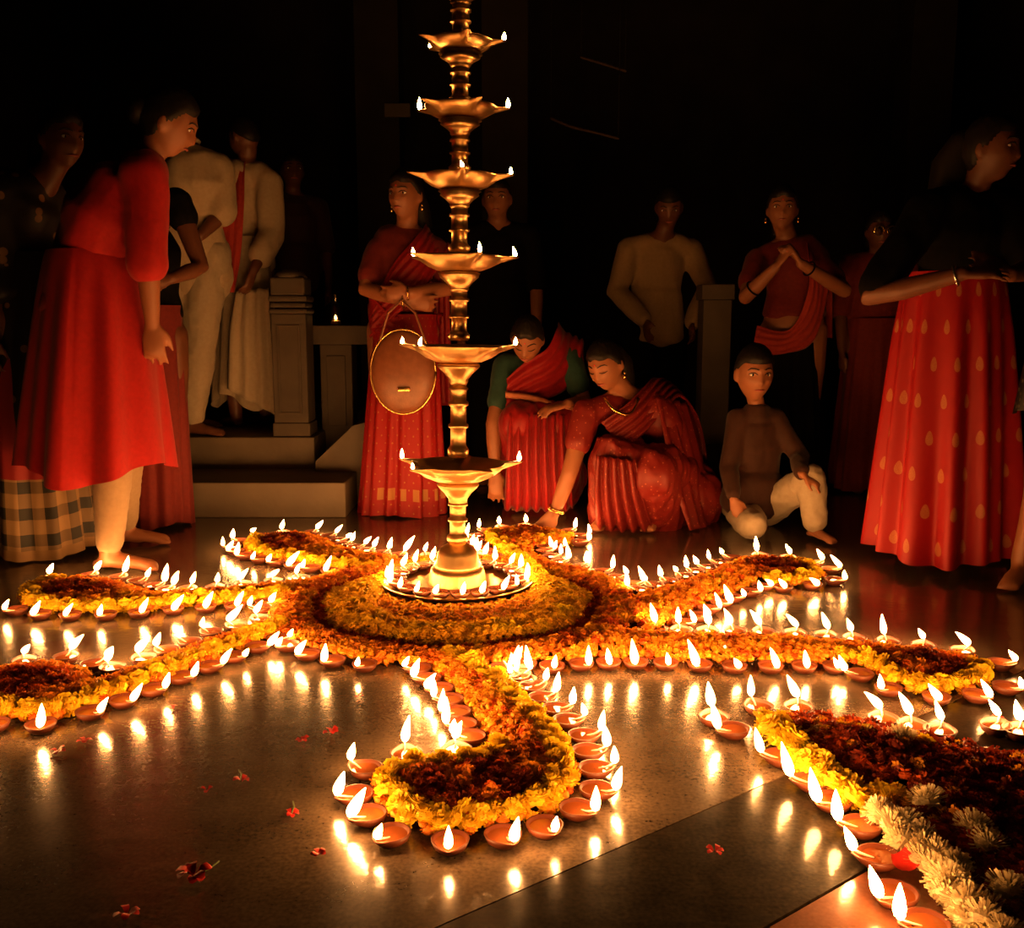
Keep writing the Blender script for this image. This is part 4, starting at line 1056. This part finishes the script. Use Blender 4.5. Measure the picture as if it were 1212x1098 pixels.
def dim_figure(label, X, Y, z0, h, ang, topm, lowm, man=True, js=None, skin=M_SKIN_D, head=None, sleeves=(.5, .5), face=None, voxel=.013, shirt_low=.12):
    R = person(label, None); J = stand_joints(X, Y, z0, h, ang)
    if head: J['head'] = at(*head); J['neck'] = lerp(J['head'], J['chest'], .48)
    if face: J['face'] = Vector(face)
    if js: setj(J, **js); J['hdL'] = J['hdR'] = Vector((0, -.6, -.7))
    b, M, hs = build_body(R, J, skin, voxel)
    hair_cap(J['head'], M, hs, R, 'man' if man else 'woman'); face_features(J['head'], M, hs, b)
    top(R, J, topm, 'shirt', sleeves, .019, .012, folds(.008, 10, 4, X), low=-.4 if man else .3, extra=[tube([J['waist'], J['pelvis'], J['pelvis'] - Z * .10], [.155, .185, .185], 20, True, (J['f'], .8), .3)] if man else ())
    if man: link('trousers', solid('trousers', [leg_tube(J, s, .024, .95) for s in 'LR'], lowm, .013, 5, folds(.007, 12, 8)), R)
    else:
        hang_hair(R, J['head'], M, hs, .3); skirt('skirt', R, J['waist'] - Z * .04, Vector((X, Y, z0 + .03)), .15, .2, lowm, 14, .09, .85, seed=int(abs(X) * 10))
    return R, J, M, hs
dim_figure('barely visible person in dark brown clothes behind the stone post', at(352, 400, 6.3).x, 6.3, .325, 1.62, -1.2, M_BROWN, M_BLACK)
dim_figure('dim person in black with a lit face directly behind the brass lamp stand', at(590, 400, 5.5).x, 5.5, 0, 1.72, -1.55, M_BLACK, M_BLACK, skin=M_SKIN, head=(588, 236, 5.45), face=(-.05, -1, -.1), voxel=.010)

def saree_bag():
    R = person('standing person in a red saree with folded arms, holding the oval bag', None)
    J = stand_joints(at(480, 600, 4.62).x, 4.62, 0, 1.64, -1.80)
    setj(J, 4.6, head=(480, 232, 4.55), neck=(482, 266), shR=(450, 297), elR=(432, 342, 4.5), wrR=(480, 356, 4.38), shL=(514, 297), elL=(530, 342, 4.5), wrL=(486, 346, 4.36))
    J['face'] = Vector((-.45, -1, -.08)); J['hdR'] = Vector((1, 0, -.15)); J['pnR'] = Vector((0, 1, .2)); J['hdL'] = Vector((-1, .1, -.1)); J['pnL'] = Vector((0, 1, .2))
    b, M, hs = build_body(R, J, M_SKIN, .008)
    hair_cap(J['head'], M, hs, R); hang_hair(R, J['head'], M, hs, .4); face_features(J['head'], M, hs, b, bindi=True); earrings(R, J['head'], M, hs)
    top(R, J, M_MAROON, 'blouse', (.33, .33), .014)
    skirt('saree_skirt', R, at(480, 372, 4.6), at(478, 604, 4.6), .15, .205, M_SAREE1, 15, .10, .85, seed=3, hem_wave=.008)
    ribbon('saree_drape', R, [(at(520, 420, 4.68), at(524, 370, 4.70)), (at(478, 425, 4.47), at(470, 375, 4.47)), (at(442, 400, 4.50), at(438, 345, 4.50)), (at(436, 365, 4.60), at(434, 330, 4.60))], 0, M_SAREE1, .006, 16, 5)
    ribbon('pallu', R, [(at(438, 400, 4.52), at(446, 352, 4.50)), (at(470, 372, 4.45), at(466, 312, 4.46)), (at(500, 345, 4.45), at(488, 286, 4.48)), (at(528, 300, 4.54), at(500, 272, 4.54)), (at(532, 296, 4.66), at(505, 274, 4.68)),
                        (at(532, 380, 4.76), at(500, 380, 4.80)), (at(536, 480, 4.78), at(500, 480, 4.82))], 0, M_SAREE2, .007, 18, 5)
    for w in (J['wrR'], J['wrL']): ring_band('bangle', R, w - Vector((.01, 0, 0)), (1, 0, 0), .034, .004, M_GOLD)
    c = at(477, 440, 4.36)
    bag = empty('handbag', c); tag(bag, 'oval brown bag with a gold rim hanging from the folded arms', 'bag')
    M_BAG = noise_mat('brown_leather', (.16, .055, .022), (.22, .08, .035), 30, .35, .5, .2, 120)
    rx, rz = .143, .185
    link('pouch', mesh_np('pouch', *ball((0, 0, 0), rx, .045, rz, None, 32, 16), M_BAG), bag)
    P = [Vector((rx * 1.02 * math.cos(a), 0, rz * 1.02 * math.sin(a))) for a in np.linspace(0, 2 * math.pi, 41)]
    link('gold_rim', mesh_np('gold_rim', *tube(P, .006, 8, False), M_GOLD), bag)
    link('clasp', mesh_np('clasp', *box(-.02, .035, -.052, -.042, -.085, -.065, .003), M_GOLD), bag)
    link('strap', mesh_np('strap', *tube([(-.10, 0, .14), (-.06, -.01, .26), (0, -.01, .315), (.06, -.01, .26), (.10, 0, .14)], .006, 8), M_BAG), bag)
saree_bag()

def squat_green():
    R = person('squatting person in a red saree and dark green blouse, one arm hanging down', None)
    J = stand_joints(0, 4.6, 0, 1.6, -1.6)
    setj(J, 4.6, pelvis=(642, 548, 4.82), waist=(640, 512, 4.74), chest=(637, 462, 4.62), neck=(632, 424, 4.52), head=(624, 402, 4.40), shR=(600, 434, 4.52), elR=(584, 502, 4.42), wrR=(586, 558, 4.40),
         shL=(672, 424, 4.56), elL=(692, 478, 4.46), wrL=(672, 478, 4.24), hipR=(622, 548, 4.78), hipL=(660, 548, 4.78), knR=(616, 486, 4.36), knL=(664, 488, 4.38))
    J['anR'] = up_at(620, 600, .08); J['anL'] = up_at(658, 600, .08); J['toeR'] = Vector((-.2, -1, 0)); J['toeL'] = Vector((.1, -1, 0))
    J['face'] = Vector((-.15, -.8, -.62)); J['up'] = Vector((0, -.6, .8)); J['tf'] = Vector((-.05, -.9, -.35)); J['hdR'] = Vector((.02, -.1, -1)); J['pnR'] = Vector((0, 1, -.1)); J['cuR'] = .18; J['hdL'] = Vector((-1, -.3, -.2)); J['pnL'] = Vector((0, .2, -1))
    b, M, hs = build_body(R, J, M_SKIN, .008)
    hair_cap(J['head'], M, hs, R); bun(R, J['head'], M, hs, .055); face_features(J['head'], M, hs, b, 'closed', bindi=True)
    top(R, J, M_GREEN, 'blouse', (.30, .30), .014, .011)
    legs = [leg_tube(J, s, .035, 1.0) for s in 'LR'] + [tube([J['knR'] - Z * .05, J['anR'] + Vector((0, .02, -.02))], [.10, .11], 14), tube([J['knL'] - Z * .05, J['anL'] + Vector((.01, .02, -.02))], [.10, .11], 14),
            tube([lerp(J['knR'], J['knL'], .5) - Z * .06 + Vector((0, .06, 0)), up_at(640, 600, .07) + Vector((0, .08, 0))], [.12, .14], 14), tube([J['hipR'] - Z * .06, J['hipL'] - Z * .06], .15, 14)]
    link('saree_skirt', solid('saree_skirt', legs, M_SAREE2, .014, 8, folds(.016, 24, 1.2, 7)), R)
    ribbon('pallu', R, [(at(598, 488, 4.40), at(600, 448, 4.40)), (at(640, 475, 4.44), at(622, 428, 4.42)), (at(676, 455, 4.50), at(648, 412, 4.44)), (at(690, 412, 4.54), at(660, 388, 4.50)), (at(690, 410, 4.66), at(660, 390, 4.66)), (at(694, 480, 4.88), at(655, 480, 4.92))], 0, M_SAREE2, .008, 18, 4)
    ribbon('saree_pleats', R, [(at(602, 490, 4.29), at(672, 492, 4.30)), (at(600, 540, 4.27), at(674, 540, 4.28)), (at(597, 602, 4.40), at(678, 602, 4.41))], 0, M_SAREE2, .016, 60, 7)
    ribbon('pallu_border', R, [(at(598, 470, 4.375), at(598, 463, 4.375)), (at(640, 478, 4.39), at(640, 470, 4.39)), (at(688, 500, 4.44), at(688, 492, 4.44))], 0, cloth('saree_border_gold', (.50, .17, .08)), .001, 4, 1)
squat_green()

def squat_light():
    R = person('squatting person in a maroon sequinned saree reaching down to light a lamp', None)
    J = stand_joints(0, 4.3, 0, 1.6, math.radians(217))
    setj(J, 4.3, pelvis=(800, 570, 4.55), waist=(792, 532, 4.48), chest=(766, 494, 4.36), neck=(738, 464, 4.28), head=(717, 433, 4.20), shR=(694, 490, 4.20), elR=(674, 560, 4.12), wrR=(657, 606, 4.14),
         shL=(776, 482, 4.42), elL=(786, 548, 4.28), wrL=(748, 552, 4.10), hipR=(788, 580, 4.46), hipL=(818, 576, 4.56), knR=(726, 528, 4.10), knL=(772, 545, 4.06))
    J['anR'] = up_at(722, 624, .08); J['anL'] = up_at(776, 624, .08); J['toeR'] = Vector((-.6, -1, 0)); J['toeL'] = Vector((-.4, -1, 0))
    J['face'] = Vector((-.52, -.78, -.42)); J['up'] = Vector((-.30, -.25, .9)); J['tf'] = Vector((-.7, -.6, -.4)); J['hdR'] = Vector((-.62, -.1, -.72)); J['pnR'] = Vector((-.5, .5, -.4)); J['cuR'] = .32; J['hdL'] = Vector((-1, -.1, -.2)); J['pnL'] = Vector((0, .2, -1))
    b, M, hs = build_body(R, J, M_SKIN_L, .0075)
    hair_cap(J['head'], M, hs, R); hang_hair(R, J['head'], M, hs, .32, .055); face_features(J['head'], M, hs, b, 'closed', bindi=True); earrings(R, J['head'], M, hs)
    top(R, J, M_SAREE3, 'blouse', (.20, .24), .014, .010)
    ribbon('necklace', R, [(at(716, 472, 4.16), at(716, 470, 4.16)), (at(728, 488, 4.13), at(728, 484, 4.13)), (at(744, 492, 4.15), at(744, 488, 4.15)), (at(754, 474, 4.2), at(754, 470, 4.2))], 0, M_GOLD, 0, 4, 1)
    ring_band('bangle', R, lerp(J['wrR'], J['elR'], .06), J['wrR'] - J['elR'], .036, .0055, M_GOLD)
    ring_band('bangle', R, lerp(J['wrR'], J['elR'], .10), J['wrR'] - J['elR'], .036, .004, M_GOLD)
    legs = [leg_tube(J, s, .035, 1.0) for s in 'LR'] + [tube([J['knR'] - Z * .06, J['anR'] + Vector((.02, .03, -.02))], [.10, .12], 14), tube([J['knL'] - Z * .06, J['anL'] + Vector((.01, .03, -.02))], [.11, .13], 14),
            tube([lerp(J['knR'], J['knL'], .5) - Z * .08 + Vector((.02, .08, 0)), up_at(748, 615, .08) + Vector((0, .1, 0))], [.12, .15], 14), tube([J['hipR'] - Z * .05, J['hipL'] - Z * .06], .16, 14),
            tube([J['pelvis'], up_at(815, 615, .10)], [.16, .16], 14)]
    link('saree_skirt', solid('saree_skirt', legs, M_SAREE3, .014, 8, folds(.017, 22, 1.5, 3)), R)
    ribbon('saree_pleats', R, [(at(706, 538, 4.00), at(752, 545, 3.98)), (at(704, 580, 4.02), at(760, 584, 4.00)), (at(706, 624, 4.12), at(772, 626, 4.10))], 0, M_SAREE3, .016, 50, 5)
    # cloth over the shoulder and down the back to the floor
    ribbon('pallu', R, [(at(735, 532, 4.14), at(712, 500, 4.14)), (at(762, 512, 4.18), at(742, 478, 4.17)), (at(790, 482, 4.30), at(764, 456, 4.28)), (at(806, 470, 4.44), at(776, 446, 4.42)), (at(828, 500, 4.56), at(786, 462, 4.66)),
                        (at(838, 550, 4.60), at(790, 540, 4.74)), (at(842, 612, 4.52), at(800, 615, 4.72))], 0, M_SAREE3, .010, 20, 5)
    ribbon('pallu_fall', R, [(at(776, 470, 4.24), at(815, 480, 4.50)), (at(786, 520, 4.15), at(830, 530, 4.46)), (at(800, 580, 4.12), at(838, 590, 4.40)), (at(815, 628, 4.12), at(842, 622, 4.36))], 0, M_SAREE3, .012, 18, 4)
squat_light()

R, J, M, hs = dim_figure('person in a tan long-sleeved shirt standing in the shadow behind the squatting pair', at(775, 400, 5.7).x, 5.7, 0, 1.66, -1.35, M_TAN, M_BLACK, head=(792, 246, 5.6), sleeves=(.97, .97), face=(-.15, -1, -.5), voxel=.011, js=dict(shR=(744, 296, 5.65), elR=(730, 345, 5.6), wrR=(764, 380, 5.42), shL=(818, 296, 5.72), elL=(838, 340, 5.66), wrL=(818, 384, 5.5)))

def clasped():
    R = person('standing person in a dark red saree with hands clasped before the chest', None)
    J = stand_joints(at(930, 600, 5.0).x, 5.0, 0, 1.62, -1.60)
    setj(J, 5.0, head=(926, 248, 4.95), neck=(932, 282), shR=(897, 308), elR=(882, 352, 4.82), wrR=(918, 316, 4.68), shL=(966, 308), elL=(1000, 344, 4.82), wrL=(948, 312, 4.68))
    J['hdR'] = Vector((.55, 0, .8)); J['pnR'] = Vector((.8, .3, -.5)); J['hdL'] = Vector((-.55, 0, .8)); J['pnL'] = Vector((-.8, .3, -.5)); J['cuR'] = J['cuL'] = .45; J['face'] = Vector((-.25, -1, -.05))
    b, M, hs = build_body(R, J, M_SKIN, .008)
    hair_cap(J['head'], M, hs, R); hang_hair(R, J['head'], M, hs, .35); face_features(J['head'], M, hs, b, bindi=True); earrings(R, J['head'], M, hs)
    top(R, J, M_MAROON, 'blouse', (.30, .30), .014)
    skirt('saree_skirt', R, at(932, 405, 5.0), Vector((J['pelvis'].x, 5.0, .03)), .15, .2, M_BLACK, 14, .09, .85, seed=9)
    ribbon('pallu', R, [(at(890, 420, 4.88), at(896, 385, 4.88)), (at(930, 418, 4.84), at(935, 390, 4.86)), (at(965, 400, 4.88), at(958, 340, 4.84)), (at(985, 320, 4.94), at(955, 290, 4.9)), (at(985, 315, 5.05), at(955, 292, 5.08)), (at(985, 400, 5.16), at(950, 400, 5.2))], 0, M_STOLE, .006, 16, 4)
    ring_band('bangle', R, lerp(J['wrL'], J['elL'], .18), J['elL'] - J['wrL'], .034, .004, M_BLACK); ring_band('bangle', R, lerp(J['wrR'], J['elR'], .7), J['elR'] - J['wrR'], .042, .004, M_BLACK)
clasped()

def boy():
    R = person('small boy in a brown kurta and white trousers kneeling on one knee', None)
    J = stand_joints(0, 4.2, 0, 1.18, -1.5)
    setj(J, 4.22, pelvis=(893, 600, 4.28), waist=(893, 566, 4.25), chest=(895, 526, 4.22), neck=(896, 481, 4.20), head=(893, 443, 4.18), shR=(874, 496, 4.2), elR=(863, 552, 4.16), wrR=(868, 590, 4.04),
         shL=(917, 496, 4.22), elL=(946, 540, 4.16), wrL=(950, 562, 3.98), hipR=(882, 606, 4.28), hipL=(906, 602, 4.28), knL=(960, 566, 4.02))
    J['knR'] = up_at(890, 640, .055); J['anR'] = up_at(862, 612, .065); J['anL'] = up_at(964, 640, .062); J['toeR'] = Vector((-.6, .8, 0)); J['toeL'] = Vector((.45, -1, 0))
    J['face'] = Vector((.08, -1, -.12)); J['hdR'] = Vector((.25, -.25, -.9)); J['pnR'] = Vector((.3, .9, -.1)); J['cuR'] = .75; J['hdL'] = Vector((.75, -.25, -.45)); J['pnL'] = Vector((-.35, .35, -.85)); J['cuL'] = .30; J['spL'] = .16
    b, M, hs = build_body(R, J, M_SKIN_L, .0065, hs=1.02, smooth=2)
    hair_cap(J['head'], M, hs, R, 'man', 1.25); face_features(J['head'], M, hs, b)
    k = J['k']
    top(R, J, M_BROWN, 'kurta', (.93, .93), .011, .009, folds(.006, 16, 5), low=0, extra=[tube([J['waist'], J['pelvis'] + Vector((-.02, -.02, .02))], [.125, .14], 18, True, None, .5), tube([J['neck'] - Z * .05, J['neck'] + Z * .004], [.060, .050], 16, True, None, .2)])
    link('trousers', solid('trousers', [tube([J['hipR'], lerp(J['hipR'], J['knR'], .5), J['knR'] + Z * .012], [.085, .075, .062], 14), tube([J['knR'] + Z * .012, lerp(J['knR'], J['anR'], .5), J['anR'] + Z * .01], [.062, .058, .050], 14),
        tube([J['hipL'], lerp(J['hipL'], J['knL'], .55), J['knL']], [.085, .074, .062], 14), tube([J['knL'], lerp(J['knL'], J['anL'], .45), lerp(J['knL'], J['anL'], .88)], [.062, .057, .054], 14)], M_WHITE, .010, 4, folds(.007, 22, 16)), R)
boy()

R, J, M, hs = dim_figure('dim person in glasses and a dark red dress behind the outstretched arm', at(1030, 500, 5.2).x, 5.2, 0, 1.5, -1.6, M_MAROON, M_MAROON, man=False, head=(1041, 274, 5.15), face=(-.1, -1, -.15), skin=M_SKIN_D)
gl2 = empty('spectacles', J['head'] + M @ Vector((0, .115, .012))); tag(gl2, 'pair of spectacles glinting on the dim person in the dark red dress', 'spectacles')
for sx in (-1, 1): ring_band('lens_rim', gl2, M @ Vector((sx * .032, 0, 0)), M @ Vector((0, 1, 0)), .023, .0022, M_GOLD)
for sx in (-1, 1): link('lens', mesh_np('lens', *ball(M @ Vector((sx * .032, 0, 0)), .022, .002, .022, M, 16, 6), M_GLASS), gl2)
link('bridge', mesh_np('bridge', *tube([M @ Vector((-.01, .001, .004)), M @ Vector((.01, .001, .004))], .002, 6), M_GOLD), gl2)

def lehenga():
    R = person('person in a black top and long red skirt with gold motifs, forearm outstretched', None)
    J = stand_joints(at(1128, 600, 3.62).x, 3.62, 0, 1.68, -.95)
    setj(J, 3.62, head=(1172, 178, 3.52), neck=(1152, 222, 3.58), chest=(1140, 272, 3.6), waist=(1130, 330, 3.62), shR=(1098, 250, 3.52), elR=(1030, 352, 3.38), wrR=(1138, 324, 3.24), shL=(1188, 246, 3.62), elL=(1222, 318, 3.5), wrL=(1196, 325, 3.3))
    J['face'] = Vector((.72, -.66, -.08)); J['hdR'] = Vector((1, -.15, .05)); J['pnR'] = Vector((.1, .5, -1)); J['spR'] = .2; J['cuR'] = .12; J['hdL'] = Vector((-.9, -.2, .4)); J['pnL'] = Vector((.2, .8, -.6))
    b, M, hs = build_body(R, J, M_SKIN_D, .008, feet=())
    hair_cap(J['head'], M, hs, R); hang_hair(R, J['head'], M, hs, .45, .07); face_features(J['head'], M, hs, b)
    top(R, J, M_BLACK, 'blouse', (.44, .44), .022, .011, low=.8, wf=1.02)
    skirt('lehenga_skirt', R, at(1130, 322, 3.62), at(1119, 652, 3.60), .172, .262, M_LEHENGA, 10, .22, .85, Vector((0, -1, 0)), rows=30, seg=220, seed=21, hem_wave=.012, power=.75)
    ring_band('bracelet', R, lerp(J['wrR'], J['elR'], .06), J['elR'] - J['wrR'], .033, .005, mat('silver', (.75, .72, .68), .25, 1.0))
lehenga()

def edge_right():
    R = person('person cut off by the right edge in a black sequinned tunic and olive skirt', None)
    J = stand_joints(at(1268, 600, 3.4).x, 3.4, 0, 1.66, 2.6); J['anL'] = up_at(1207, 690, .08); J['toeL'] = Vector((-.6, -.7, 0)); J['knL'] = lerp(J['hipL'], J['anL'], .5)
    b, M, hs = build_body(R, J, M_SKIN, .011)
    hair_cap(J['head'], M, hs, R); hang_hair(R, J['head'], M, hs, .4)
    top(R, J, M_SEQ, 'tunic_top', (.7, .7), .022, .012)
    skirt('tunic', R, J['waist'], at(1266, 490, 3.4), .15, .18, M_SEQ, 9, .06, .85, seed=31)
    skirt('skirt', R, J['pelvis'], at(1264, 672, 3.4), .15, .17, M_OLIVE, 12, .08, .85, seed=32)
edge_right()
